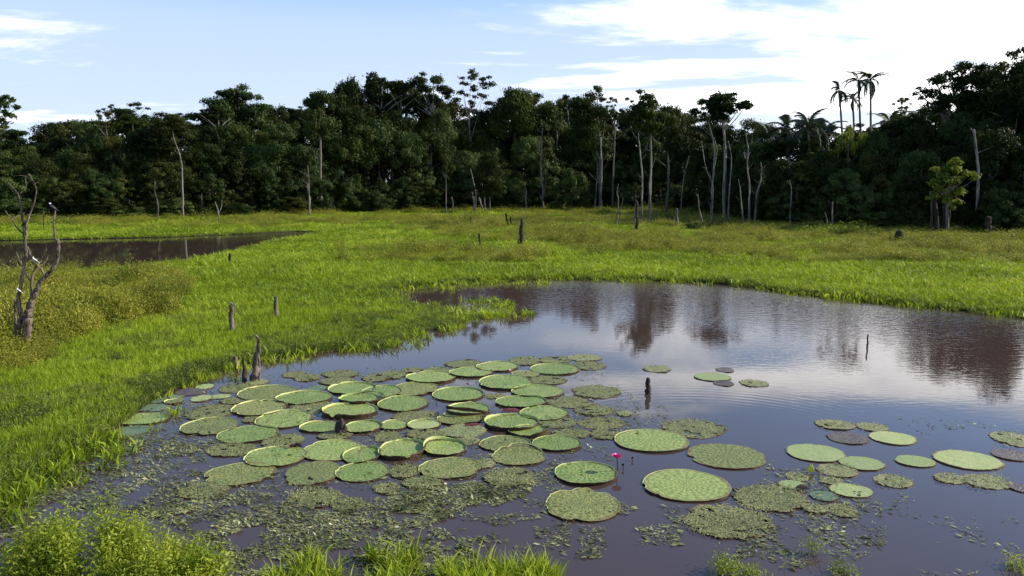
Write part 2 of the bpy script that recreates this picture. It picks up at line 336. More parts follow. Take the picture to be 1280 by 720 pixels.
# ------------------------------------------------------------ ground and water
POND = [(-130, 700), (-70, 672), (-25, 640), (20, 608), (72, 580), (116, 552), (160, 524), (190, 504), (212, 490), (240, 478), (262, 468), (290, 458), (330, 449),
        (370, 443), (430, 437), (470, 434), (495, 429), (508, 418), (530, 413), (560, 411), (578, 405), (575, 397), (556, 391), (535, 386), (512, 381), (492, 375), (488, 364), (512, 359),
        (545, 358), (570, 354), (600, 354), (640, 351), (700, 348), (760, 350), (820, 351), (880, 353), (930, 358), (980, 365), (1040, 372), (1100, 378),
        (1160, 384), (1220, 390), (1290, 398), (1420, 412), (1700, 440)]
POND2 = [(-500, 301), (0, 301), (100, 299), (200, 297), (300, 293), (370, 289.5), (405, 290), (385, 295), (345, 301), (300, 313), (270, 321), (230, 329), (180, 334), (100, 339), (0, 342), (-500, 350)]
def pond_world(poly, extra=()):
    P = [gnd(*p)[:2] for p in poly] + [np.array(e, float) for e in extra]
    out = []
    for i in range(len(P)):
        a, b = P[i], P[(i + 1) % len(P)]; L = np.linalg.norm(b - a); k = max(1, min(12, int(L / .8)))
        for j in range(k):
            p = a + (b - a) * j / k
            j_ = min(.25 + .004 * abs(p[1]), .8)
            p = p + (np.array([fbm(p[0] * 1.3, p[1] * 1.3), fbm(p[0] * 1.3 + 40, p[1] * 1.3)]) - .5) * j_
            out.append(p)
    return np.array(out)
PW = pond_world(POND, [(60, 2), (-2, 5.5), (-12, 8.5)])
PW2 = pond_world(POND2)
def in_water(x, y):
    return inpoly(x, y, PW) | inpoly(x, y, PW2)
BIG = 3500
outer = [(-BIG, -BIG), (BIG, -BIG), (BIG, BIG), (-BIG, BIG)]
vs2 = [Vector(p) for p in outer] + [Vector(p) for p in PW] + [Vector(p) for p in PW2]
n0, n1 = 4, 4 + len(PW); n2 = n1 + len(PW2)
ed = [(i, (i + 1) % 4) for i in range(4)] + [(i, i + 1 if i + 1 < n1 else n0) for i in range(n0, n1)] + [(i, i + 1 if i + 1 < n2 else n1) for i in range(n1, n2)]
cv, ce, cf, ov, oe, of = geometry.delaunay_2d_cdt(vs2, ed, [], 0, 1e-6)
cf = np.array([f for f in cf if len(f) == 3]); cva = np.array([(v.x, v.y) for v in cv]); cc = cva[cf].mean(1)
tri = cf[~in_water(cc[:, 0], cc[:, 1])]
GZ = .07
gv = [(v.x, v.y, GZ) for v in cv]
gm = mesh('ground', gv, tri, ground_mat())
go = tag(link('ground', gm), 'flat green marsh ground stretching to the forest', 'ground', kind='structure')
# muddy bank skirts below the ground edge
mb = MB()
for Pw in (PW, PW2):
    k = len(Pw); a = np.c_[Pw, np.full(k, GZ)]; b = np.c_[Pw, np.full(k, -.3)]; i = np.arange(k)
    mb.add(np.vstack([a, b]), np.stack([i, (i + 1) % k, k + (i + 1) % k, k + i], -1))
tag(mb.build('bank', bark('mud', (.02, .017, .010), (.06, .05, .03))), 'low muddy bank edge around the ponds', 'bank', kind='structure')
WM = water_mat()
def sheet(name, x0, x1, y0, y1, z, mat): return link(name, mesh(name, [(x0, y0, z), (x1, y0, z), (x1, y1, z), (x0, y1, z)], np.array([[0, 1, 2, 3]]), mat))
tag(sheet('water', -16, 75, 1.5, 47, 0, WM), 'calm brown violet pond reflecting forest and clouds', 'water', kind='structure')
tag(sheet('water', -110, 0, 47.3, 100, 0.002, WM), 'long dark back pond behind the golden herbs', 'water', kind='structure')

# ------------------------------------------------------------ grasses
def tuft(name, nb, h, spread, bw, mat, lean=.35, seed=1, segs=3):
    rg = np.random.default_rng(seed); m = MB()
    for i in range(nb):
        a = rg.random() * 6.283; r = spread * math.sqrt(rg.random()); b0 = np.array([r * math.cos(a), r * math.sin(a), 0.])
        d = a + rg.normal() * .8; ln = lean * (.4 + rg.random()); H = h * (.55 + .6 * rg.random()); wv = bw * (.7 + .6 * rg.random())
        fa = rg.random() * 6.283; side_ = np.array([math.cos(fa), math.sin(fa), 0]) * wv * .5
        V = []; q = []
        for s in range(segs):
            t_ = s / segs; c = b0 + np.array([math.cos(d) * ln * H * t_ ** 2, math.sin(d) * ln * H * t_ ** 2, H * (t_ - .25 * ln * t_ ** 2)])
            ww = side_ * (1 - .35 * t_); V += [c - ww, c + ww]
            if s: q.append([2 * s - 2, 2 * s - 1, 2 * s + 1, 2 * s])
        V.append(b0 + np.array([math.cos(d) * ln * H, math.sin(d) * ln * H, H * (1 - .3 * ln)]))
        m.add(V, np.array(q), np.array([[2 * segs - 2, 2 * segs - 1, 2 * segs]]), tint=1.8 if rg.random() < .07 else rg.random() * .9)
    return bpy.data.objects.new(name, m.mesh(name, mat))
def herb(name, nl, h, rad, ls, mat, seed=1, flat=.8):
    """a leafy mound of thin stems and small leaves"""
    rg = np.random.default_rng(seed); m = MB()
    ns = max(8, nl // 22)
    for i in range(ns):
        a = rg.random() * 6.283; r = rad * math.sqrt(rg.random()); H = h * (.6 + .5 * rg.random()) * (1 - .45 * (r / rad) ** 2)
        b0 = np.array([r * .45 * math.cos(a), r * .45 * math.sin(a), 0]); tip = np.array([r * math.cos(a), r * math.sin(a), H])
        sd_ = np.array([-math.sin(a), math.cos(a), 0]) * .006
        m.add([b0 - sd_, b0 + sd_, tip], np.array([[0, 1, 2]]), tint=.15)
        k = nl // ns; tt = .25 + .8 * rg.random(k) ** .7
        P = b0 + (tip - b0) * tt[:, None] + rg.normal(size=(k, 3)) * [ls * 1.3, ls * 1.3, ls * .9]
        P[:, 2] = np.maximum(P[:, 2], .02)
        Nn = rg.normal(size=(k, 3)) * .7 + np.array([math.cos(a) * .3, math.sin(a) * .3, .8])
        V, Fq = leaves(P, Nn, ls * (.7 + .8 * rg.random(k)), ls * .38, rg=rg)
        m.add(V, Fq, tint=np.repeat(np.clip(rg.random() * .5 + rg.random(k) * .3 + tt * .2, 0, 1), 4))
    return m if mat is None else bpy.data.objects.new(name, m.mesh(name, mat))
def scatter(name, protos, pts, rot, scl, kid, label, cat):
    me = bpy.data.meshes.new(name); me.vertices.add(len(pts)); me.vertices.foreach_set('co', np.asarray(pts, np.float32).ravel())
    for nm, dat in (('rot', rot), ('scl', scl)):
        a = me.attributes.new(nm, 'FLOAT_VECTOR', 'POINT'); a.data.foreach_set('vector', np.asarray(dat, np.float32).ravel())
    a = me.attributes.new('kid', 'INT', 'POINT'); a.data.foreach_set('value', np.asarray(kid, np.int32))
    o = link(name, me); tag(o, label, cat, kind='stuff')
    ng = bpy.data.node_groups.new(name, 'GeometryNodeTree')
    ng.interface.new_socket('Geometry', in_out='INPUT', socket_type='NodeSocketGeometry'); ng.interface.new_socket('Geometry', in_out='OUTPUT', socket_type='NodeSocketGeometry')
    n = ng.nodes.new; l = ng.links.new
    gi = n('NodeGroupInput'); gout = n('NodeGroupOutput'); jn = n('GeometryNodeJoinGeometry')
    def attr(nm, ty):
        x = n('GeometryNodeInputNamedAttribute'); x.data_type = ty; x.inputs[0].default_value = nm; return [s for s in x.outputs if s.enabled][0]
    ra, sa, ka = attr('rot', 'FLOAT_VECTOR'), attr('scl', 'FLOAT_VECTOR'), attr('kid', 'INT')
    for i, p in enumerate(protos):
        ob = n('GeometryNodeObjectInfo'); ob.inputs['Object'].default_value = p; ob.transform_space = 'ORIGINAL'
        cmp_ = n('FunctionNodeCompare'); cmp_.data_type = 'INT'; cmp_.operation = 'EQUAL'
        ii = [s for s in cmp_.inputs if s.enabled]; l(ka, ii[0]); ii[1].default_value = i
        ip = n('GeometryNodeInstanceOnPoints'); l(gi.outputs[0], ip.inputs['Points']); l([s for s in cmp_.outputs if s.enabled][0], ip.inputs['Selection'])
        l(ob.outputs['Geometry'], ip.inputs['Instance']); l(ra, ip.inputs['Rotation']); l(sa, ip.inputs['Scale'])
        l(ip.outputs[0], jn.inputs[0])
    l(jn.outputs[0], gout.inputs[0])
    md = o.modifiers.new('scatter', 'NODES'); md.node_group = ng
    return o
# field of grass: density falls with distance squared
def field(n, dmin, dmax, half=.78):
    a = (rng.random(n) * 2 - 1) * half
    d = dmin * (dmax / dmin) ** rng.random(n)
    return np.sin(a) * d, np.cos(a) * d
def forest_Y(px):
    return np.interp(px, [-300, 0, 200, 330, 480, 640, 760, 850, 900, 960, 1060, 1150, 1280, 1600], [108, 112, 116, 128, 140, 152, 158, 150, 118, 100, 92, 86, 80, 72])
GOLD1 = [(-400, 356), (40, 345), (120, 341), (190, 340), (232, 350), (238, 368), (210, 388), (160, 406), (110, 420), (60, 434), (20, 450), (-40, 480), (-400, 500)]
def goldness(px, py, x, y):
    nz = fbm(x * .11, y * .09, 3)
    nz2 = fbm(x * .5 + 9, y * .35, 2)
    g = np.zeros(np.shape(px))
    in1 = inpoly(px + (nz2 - .5) * 60, py + (nz2 - .5) * 34, GOLD1)
    g = np.where(in1, .85 - .45 * (py > 395) - .25 * (nz2 > .6), g)
    top = np.interp(px, [-300, 300, 420, 500, 660, 800, 900, 1050, 1280], [286, 283, 280, 278, 298, 306, 312, 318, 322])
    far = (py < top + (nz2 - .5) * 14)
    g = np.where(far & ~in1, .16 + 1.4 * (nz - .42), g)
    streak = (px > 420) & (py < 330) & ~far
    g = np.where(streak, .9 * (nz - .42) * 2 * np.clip((px - 430 - (nz2 - .5) * 160) / 220, 0, 1), g)
    return g
nP = 150000
x, y = field(nP, 9.0, 165)
px, py = proj(x, y, GZ)
nzr = fbm(x * .8, y * .8, 2)
wat = in_water(x, y)
ok = ~wat & (px > -330) & (px < 1480) & (y < forest_Y(px) + 6)
x, y, px, py = x[ok], y[ok], px[ok], py[ok]
d = np.hypot(x, y)
gd = goldness(px, py, x, y)
isg = rng.random(len(x)) < gd
near = d < 34
n_ = len(x)
# shore distance test for sparser, darker fringe
def shore(x, y, r):
    s = np.zeros(len(x), bool)
    for a in range(8): s |= in_water(x + r * math.cos(a * .785), y + r * math.sin(a * .785))
    return s
fr = shore(x, y, .5) & (rng.random(n_) < .55)
kid = np.where(isg, 4 + rng.integers(0, 2, n_), np.where(near, rng.integers(0, 2, n_), 2 + rng.integers(0, 2, n_)))
pn = fbm(x * .9 + 31, y * .7 + 11, 3); pn2 = fbm(x * .25 + 5, y * .2 + 3, 2)
low = ((pn > .56) | ((pn2 > .58) & (pn > .45))) & (rng.random(n_) < np.interp(d, [20, 38, 60], [.75, .30, .12])) & (d < 75)
kid = np.where(low & ~isg, 7 + (rng.random(n_) < .5), kid)
fr2 = shore(x, y, 1.3) & (rng.random(n_) < .35)
kid = np.where((fr | fr2) & ~isg, np.where(rng.random(n_) < .35, 7, 6), kid)
grassP = [tuft('tuft', 26, .32, .17, .013, MF['grass'], seed=1), tuft('tuft', 22, .29, .19, .012, MF['grass'], lean=.6, seed=2),
          tuft('tuft', 18, .40, .30, .042, MF['grass'], lean=.5, seed=3, segs=2), tuft('tuft', 16, .34, .34, .046, MF['grass'], lean=.7, seed=4, segs=2),
          herb('herb', 260, .55, .42, .075, MF['gold'], seed=5), herb('herb', 200, .42, .46, .07, MF['gold'], seed=6),
          tuft('sedge', 14, .26, .22, .03, MF['sedge'], lean=.9, seed=7), herb('herb', 150, .24, .26, .05, MF['sedge'], seed=8), tuft('tuft', 16, .24, .26, .026, MF['sedge'], lean=1.1, seed=9)]
ln = fbm(x * .35 + 3, y * .3, 2)
sc = (.62 + .75 * ln) * (.8 + .4 * rng.random(n_)) * np.interp(d, [10, 20, 30, 60, 150], [.62, .78, .92, 1.05, 1.5])
wx = sc * np.interp(d, [10, 40, 80, 150], [1.0, 1.1, 1.6, 2.4])
hg = np.where(isg, sc * np.interp(d, [20, 40, 100], [1.35, 1.25, .95]) * (.20 + 2.1 * fbm(x * .42, y * .34, 2)), sc)
hg = np.where(d > 60, hg * .8, hg)
hg = np.where((py < 356) & (px < 260) & (py > 330), hg * .6, hg)
hg = np.where((px > 440) & (px < 700) & (py > 372) & (py < 440), hg * .6, hg)
pts = np.c_[x, y, np.full(n_, GZ - .02)]
rot = np.c_[rng.normal(size=n_) * .08, rng.normal(size=n_) * .08, rng.random(n_) * 6.283]
scatter('grass', grassP, pts, rot, np.c_[wx, wx, hg], kid, 'bright green marsh grass and golden herbs covering the field', 'grass')
# pads: left, right, back, front edge in the photograph, kind, rim height, label
PADS = [
 (150.5,209.6,517,532,'F',.02,'leftmost smooth green pad near the grassy left bank'),
 (170.7,213,505,515,'W',0,'dull green pad just behind the leftmost smooth green pad'),
 (167,209,498,505.5,'W',0,'dull flat pad touching the left bank, behind the dull green one'),
 (207.5,228,499,506,'M',.03,'small brown edged pad between the left bank and the purple pad'),
 (220,257.5,486,495,'B',0,'purplish brown pad near the left shore'),
 (245,267,480.5,487.5,'P',0,'small pale green pad behind the purplish brown left pad'),
 (239.5,264,494,503,'P',0,'small torn light green pad right of the purplish brown pad'),
 (264,288,493,499,'P',0,'narrow torn green strip of pad left of the brown rimmed pads'),
 (142,187,532,546,'W',0,'sunken blue green pad in front of the leftmost smooth pad'),
 (173,195,490,498,'O',0,'small decayed pad wedged in the left bank grass'),
 (211,231,492,499,'W',0,'small submerged pad behind the little brown edged pad'),
 (298.5,371.4,482.6,502,'M',.035,'large olive green rimmed pad right in front of the split stump'),
 (346.4,413.7,490,506.4,'F',.04,'smooth green pad with pale left rim, right of the stump'),
 (292,357,501.4,521,'M',.035,'brownish green rimmed pad, second in front of the stump'),
 (322,388,513.6,536,'F',.03,'green pad with a nick in its front edge, third in front of the stump'),
 (228,296.4,523,544.4,'M',.03,'speckled green pad with pale left rim, left part of the cluster'),
 (275.6,320,479,491.7,'O',0,'decayed olive pad floating at the foot of the stump'),
 (308,336,474.5,482,'T',0,'yellowish decayed pad hugging the split stump'),
 (235,292,505.5,526,'O',0,'large decayed olive pad left of the brownish green rimmed pad'),
 (275,310,499,506,'O',0,'decayed pad sliver between the rimmed pads left of the stump'),
 (303,323,521.5,529,'O',0,'tiny decayed pad between three large left pads'),
 (274,345,533,554.7,'F',.02,'bright smooth oval pad at the front left of the cluster'),
 (307,381.7,559,585,'F',.03,'smooth grey green oval pad in front left of the dark red flower'),
 (260,343,578.6,608,'M',.01,'big flat pad with a dark blotch at the front left'),
 (257,321,555,572,'O',0,'decayed olive pad between the bright oval and blotched pads'),
 (328,380,543,560,'O',0,'decayed pad behind the dark red withered flower'),
 (223,286,603.6,624.5,'O',0,'decayed mossy pad at the lower left edge of the cluster'),
 (356.7,426,577.6,607.5,'M',0,'rough pad with radiating ribs in the front left row'),
 (421,485,579,603,'F',.02,'green pad with a curved tear line in the front row'),
 (379.6,452.5,551,577,'F',.015,'wide smooth green pad overlapped at its right by a rimmed one'),
 (430,474.7,559,579.7,'F',.05,'small cupped pad shaded at right, between two larger ones'),
 (474.6,531,551,575.6,'F',.09,'cupped pad with a spiny frilled rim at the back'),
 (530,582,552,571,'F',.07,'creased green pad with a brown fold, right of the frilled pad'),
 (524,602.4,574,599.4,'M',.02,'large finely pitted pad in the middle of the front row'),
 (485.7,525,579,598.5,'O',0,'decayed round pad left of the large finely pitted pad'),
 (592,620,570,586,'T',0,'small yellowing decayed pad right of the finely pitted pad'),
 (376,424,527.6,541,'F',.035,'small oval pad just left of the dark bulb'),
 (431.4,477,527,542,'F',.05,'small yellow green cupped pad just right of the dark bulb'),
 (476.7,508.6,526,538.3,'F',.03,'smallest round cupped pad, second right of the dark bulb'),
 (510,550,525.6,537.4,'P',.035,'yellow green lopsided pad, third right of the dark bulb'),
 (397,440,541,551,'O',0,'decayed pad in the gap below the dark bulb'),
 (507,554,537,550,'O',0,'decayed pad behind the frilled and creased pads'),
 (467,502,540,553,'O',0,'decayed scraps of pad behind the frilled pad'),
 (549,608,534,548,'T',0,'torn decayed pad with curled yellow edges, centre of the cluster'),
 (567,600,546,557,'T',0,'crumpled yellowish pad remains in front of the torn decayed pad'),
 (412,469,479,494,'F',.06,'cupped green pad with reddish right rim at the back left of the cluster'),
 (453,500.5,482,499,'F',.03,'green pad tucked behind the reddish rimmed pad, on its right'),
 (424,478,494,506.5,'F',.09,'tall rimmed pad shining white at its left, upper of two stacked'),
 (404.7,470,505,524,'F',.09,'tall rimmed olive pad, lower of two stacked behind the dark bulb'),
 (362,417,501,518,'O',0,'decayed flat pad between the smooth and the tall rimmed pads'),
 (473.5,534,495.6,515,'F',.03,'broad green pad in the centre, right of the tall rimmed pair'),
 (488,548,478.6,495,'M',.02,'brownish speckled pad behind the broad central pad'),
 (509,568.6,464.7,480,'F',.045,'green pad with curved pale left rim in the back row'),
 (561.7,616,460,472.4,'F',.035,'dark green dished pad in the back row, overlapping a brighter one'),
 (596.4,647.8,453,465,'F',.03,'brightest pad of the back row beside the pink bud'),
 (600,664,470,488,'F',.035,'large green pad just in front of the pink bud'),
 (540.5,604,485,502.5,'F',.05,'evenly round bright green pad at the centre back'),
 (558,611.7,504,521,'F',.07,'cupped pad folded across the middle, upper half'),
 (547,602,515,532,'M',.03,'front leaf under the fold of the cupped central pad'),
 (619.7,683,495.6,510.6,'F',.045,'green pad with white left rim above a maroon underside'),
 (639,704,482,498,'F',.03,'green pad with curled rear edge, right back of the cluster'),
 (650,709.6,508.5,526.5,'F',.025,'wide green pad behind the yellow rimmed folded pad'),
 (606.5,672.5,519,539.5,'F',.09,'bright pad with a high yellow rim folding at the right'),
 (636.7,687,532,547.6,'F',.06,'pale pad emerging from under the high yellow rimmed one'),
 (600,663,546,565.7,'M',.02,'green pad with a dark mossy ruffle along its front'),
 (615.6,681,561,582.4,'M',.015,'olive speckled pad in front of the mossy ruffle'),
 (665.6,726,545.8,564.6,'F',.03,'crinkled green pad with notched rear edge at the right of the cluster'),
 (694,770.5,579,607.5,'F',.04,'rimmed green pad nearest to the pink flower'),
 (769,859,538,566,'F',.012,'large flat green pad behind and right of the pink flower'),
 (804.5,911,589,628,'F',.006,'largest bright green flat pad, lower right of the pink flower'),
 (683,773.5,611.7,653,'M',.012,'ribbed pad with ragged left side in the foreground centre'),
 (827.5,906.7,525,548,'O',0,'decayed pad with dark blotches behind the large flat green pad'),
 (860,955.5,555.5,587.5,'M',0,'pad with rings and a water filled hole in its middle'),
 (857.5,964,632,675,'O',0,'big crusty split pad, frontmost of the right group'),
 (917.5,1007,605.5,640.5,'O',0,'lumpy decayed pad behind the big crusty split pad'),
 (984,1055,556,579,'P',0,'pale green flat pad with lobed right side, right group'),
 (1049.5,1104.5,572,589,'P',0,'pale bluish green pad overlapping right of the lobed pale pad'),
 (1022,1072,580.5,597.5,'T',0,'tan pad below the lobed pale green pad'),
 (983,1010,591,602.5,'T',0,'small tan pad left of the yellow leaf'),
 (1025,1054,597,607,'T',0,'small tan pad in front of the larger tan one'),
 (974,1007,601,613,'P',0,'greyish green small pad beside the brown curled leaf'),
 (1038,1089,605.5,623,'P',0,'pale green scalloped pad at the right of the drifting leaves'),
 (1013,1047,614.5,627.5,'W',0,'half sunken green pad left of the scalloped pale pad'),
 (1004,1035,630.5,643,'T',0,'small tan pad right of the lumpy decayed pad'),
 (1034,1071,629.5,647.5,'O',0,'decayed grey olive pad in front of the scalloped pale pad'),
 (1093,1140,594,610.6,'T',0,'tan pad with a dark spot in its centre'),
 (1035,1085,541,556,'B',0,'purplish brown pad with a pale split, right group'),
 (1071.6,1109,529,540,'T',0,'small tan pad behind the wide tan green pad'),
 (1087.5,1144,540,557,'P',0,'wide tan green pad right of the purplish brown one'),
 (1120,1168,570,585,'P',0,'pale oval pad left of the large right hand pale pad'),
 (1169.5,1249.6,564,588.7,'P',0,'large pale green pad near the right edge'),
 (1168,1207,592,605.5,'T',0,'tattered tan pad touching the holed tan pad'),
 (1205,1264,593,612.5,'T',0,'tan pad with a dark hole near the right edge'),
 (1243,1292,538,560,'T',0,'speckled tan pad cut by the right edge'),
 (1241,1292,563,577,'B',0,'brown speckled pad cut by the right edge'),
 (1263,1292,605,617,'B',0,'faint brown sunken pad at the right edge'),
 (1021,1067,525,538,'T',0,'tan pad behind the purplish brown split pad'),
 (868,913,466.6,477,'P',0,'pale green pad alone in open water with brown scraps beside'),
 (895.5,917,459.5,466,'B',0,'faint brownish scrap behind the pale open water pad'),
 (892,917,476,483,'B',0,'brown scrap in front of the pale open water pad'),
 (925,960,475,484,'T',0,'tan pad right of the pale open water pad'),
 (804,839,457.5,466,'T',0,'tan pad in open water above the blackened stub'),
 (709,752.6,443.5,452,'T',0,'tan decayed pad at the far back right of the cluster'),
 (673,714,446,455,'O',0,'decayed pad in the rearmost row, left of the tan one'),
 (637,675.6,446,457,'O',0,'olive decayed pad behind the brightest back row pad'),
 (664,723.5,455,469,'F',.03,'green pad with dark specks at the back right of the cluster'),
 (716,757.5,452,463,'O',0,'faint broken pad right of the dark specked pad'),
 (640,674,464,472,'M',.01,'narrow dull pad beside the pink bud'),
 (662,708,470,481,'O',0,'decayed pad in front of the dark specked pad'),
 (715,775,482.5,498,'O',0,'isolated decayed pad at the right back fringe'),
 (684,742,497,511,'O',0,'decayed pad in front of the isolated right fringe pad'),
 (718,768,507,519.6,'O',0,'decayed pad with black specks on the right fringe'),
 (722.5,781,522,537.5,'O',0,'broad decayed pad on the right fringe behind the flat green pad'),
 (674,721,521,536,'O',0,'decayed pad between the wide green and the crinkled pads'),
 (690,738,536,548.6,'O',0,'green tinged decayed pad behind the crinkled pad'),
 (738,778,537,550,'O',0,'decayed pad touching the large flat green pad at its left'),
 (771,790.5,514,521,'T',0,'tiny tan scrap of pad on the right fringe'),
 (453,488,466,478,'O',0,'notched decayed pad at the rear left of the cluster'),
 (475.6,509,463.6,474,'O',0,'decayed pad at the rear, right of the notched one'),
 (502,527,459.5,466,'O',0,'small decayed pad at the rear centre left'),
 (527,564.5,459,466.5,'O',0,'long decayed pad behind the dark green dished pad, left'),
 (557.5,605,450,461,'O',0,'olive decayed pad behind the dark green dished pad'),
 (353,381,463.6,472.6,'O',0,'leftmost decayed pad of the rear fringe right of the stump'),
 (368.6,400.5,468,477,'O',0,'second decayed pad of the rear fringe right of the stump'),
 (403,449,463.6,472.6,'O',0,'streaky decayed pad in the rear fringe above the reddish rimmed pad'),
 (400,442,472,482,'O',0,'decayed pad partly under the reddish rimmed pad'),
 (385,410,482,489,'W',0,'sunken green pad left of the reddish rimmed pad'),
 (492,550.5,513.6,529,'O',0,'mottled decayed pad in front of the broad central pad'),
 (358,427,610,636,'O',0,'mossy decayed pad below the ribbed front left pad'),
 (413,455,621.7,640,'O',0,'mossy decayed pad merging into the drifting leaves, lower left'),
 (467,500,604,618,'O',0,'small decayed pad below the torn line pad'),
 (503,554,598.5,612,'O',0,'decayed pad below the large finely pitted pad'),
 (604,670,586,609,'O',0,'broad decayed pad below the olive speckled pad'),
 (603,631,492.5,499,'O',0,'small decayed scrap right of the evenly round bright pad'),
]
# overhanging fringe and stray shoots standing in the water along the shore
nf = 60000
x, y = field(nf, 9, 55); px, py = proj(x, y); ok = in_water(x, y) & (py > 340) & (px < 1300) & (px > -50)
x, y, px, py = x[ok], y[ok], px[ok], py[ok]
e1 = ~in_water(x - .35, y + .1) | ~in_water(x + .1, y + .5) | ~in_water(x + .1, y - .4) | ~in_water(x + .3, y)
tongue = inpoly(px, py, [(500, 356), (640, 350), (700, 349), (690, 356), (640, 362), (560, 366), (505, 368)]) & (fbm(x * .5, y * .5) > .5)
isl = inpoly(px, py, [(575, 388), (620, 388), (668, 391), (666, 395), (630, 397), (600, 402), (570, 404)]) & (fbm(x * .9, y * .9) > .46) & (rng.random(len(x)) < .7)
brook = inpoly(px, py, [(560, 372), (640, 372), (650, 392), (560, 390)]) & (fbm(x * .8 + 3, y * .8) > .56)
strew = np.zeros(len(x), bool)
for a_ in range(6): strew |= ~in_water(x + 1.1 * math.cos(a_ * 1.05), y + 1.1 * math.sin(a_ * 1.05))
keep = (e1 & (rng.random(len(x)) < .7)) | isl | (strew & (rng.random(len(x)) < .10)) | ((tongue | brook) & (rng.random(len(x)) < .25))
for a_, b_, c_, d_, *_r in PADS: keep &= ~((((px - (a_ + b_) / 2) / ((b_ - a_) / 2 + 3)) ** 2 + ((py - (c_ + d_) / 2) / ((d_ - c_) / 2 + 3)) ** 2 < 1) & (py > c_ - 2))
x, y = x[keep], y[keep]; n_ = len(x); d = np.hypot(x, y)
s_ = (.6 + .5 * rng.random(n_))
wx = s_ * np.interp(d, [10, 40, 80], [1, 1.3, 1.6])
scatter('shore_sedge', [grassP[6], grassP[1], grassP[3]], np.c_[x, y, np.full(n_, -.02)], np.c_[rng.normal(size=n_) * .2, rng.normal(size=n_) * .2, rng.random(n_) * 6.283],
        np.c_[wx, wx, s_], rng.integers(0, 3, n_), 'short sedge fringe growing out over the pond edge', 'sedge')
# foreground grass at the bottom of the picture
def patch(name, px0, px1, y0, y1, n, protos, smin, smax, label, cat, thr=.35, z=0.0, seed=3):
    rg = np.random.default_rng(seed)
    P = []
    while len(P) < n:
        a = gnd(rg.uniform(px0, px1), rg.uniform(y0, y1))
        if fbm(a[0] * 1.4 + seed, a[1] * 1.4) > thr: P.append((a[0], a[1], z))
    P = np.array(P); s = rg.uniform(smin, smax, n)
    return scatter(name, protos, P, np.c_[rg.normal(size=n) * .12, rg.normal(size=n) * .12, rg.random(n) * 6.283], np.c_[s, s, s], rg.integers(0, len(protos), n), label, cat)
lg1 = tuft('tuft', 11, .52, .12, .028, MF['grass'], lean=.55, seed=11, segs=4)
lg2 = tuft('tuft', 9, .42, .16, .034, MF['bush'], lean=.8, seed=12, segs=4)
patch('foreground_grass', 315, 520, 698, 770, 170, [lg1, lg2], .5, 1.0, 'broad bladed green grass at the bottom edge left of centre', 'grass', .50, seed=3)
patch('foreground_grass', 555, 695, 712, 780, 170, [lg1, grassP[0]], .6, .95, 'dense green grass at the bottom edge just left of the open water', 'grass', .3, seed=5)
patch('foreground_grass', 160, 900, 760, 830, 300, [lg1, lg2], .5, .8, 'green grass along the near bank under the viewpoint', 'grass', .4, seed=8)

# ------------------------------------------------------------ trees
HZ = dict(dome=1.25, layer=1.1, column=3.0, airy=1.6, edge=1.5, sparse=1.4, tall=2.4)
def blob_leaves(blobs, per, ls, seed, lw=.62, upb=.35, jit=.55, inner=.45):
    """leaves spread through the outer part of many clumps; every clump has its own tint"""
    rg = np.random.default_rng(seed); m = MB()
    vol = np.array([b[3] for b in blobs]) ** 2; cnt = np.maximum(20, per * vol / vol.sum()).astype(int)
    for (cx, cy, cz, r, fl), k in zip(blobs, cnt):
        dr = rg.normal(size=(k, 3)); dr /= np.linalg.norm(dr, axis=1)[:, None]
        rad = r * (inner + (1.07 - inner) * rg.random(k) ** .6) * (1 + .25 * np.sin(dr[:, 0] * 5 + cx * 9) * np.cos(dr[:, 1] * 4 + cy * 7))
        rad = np.where(rg.random(k) < .10, rad * rg.uniform(1.1, 1.6, k), rad)
        P = np.array([cx, cy, cz]) + dr * rad[:, None] * np.array([1, 1, fl])
        Nn = dr * 1.0 + rg.normal(size=(k, 3)) * jit + [0, 0, upb]
        V, Fq = leaves(P, Nn, ls * (.6 + .8 * rg.random(k)), ls * lw * (.7 + .5 * rg.random(k)), rg=rg, droop=.15)
        m.add(V, Fq, tint=np.repeat(np.clip(rg.random() * .75 + rg.random(k) * .3, 0, 1), 4))
    return m
class ZL(list):
    hz = 1.0
    def append(s_, b): list.append(s_, (b[0], b[1], b[2] * s_.hz, b[3], b[4]))
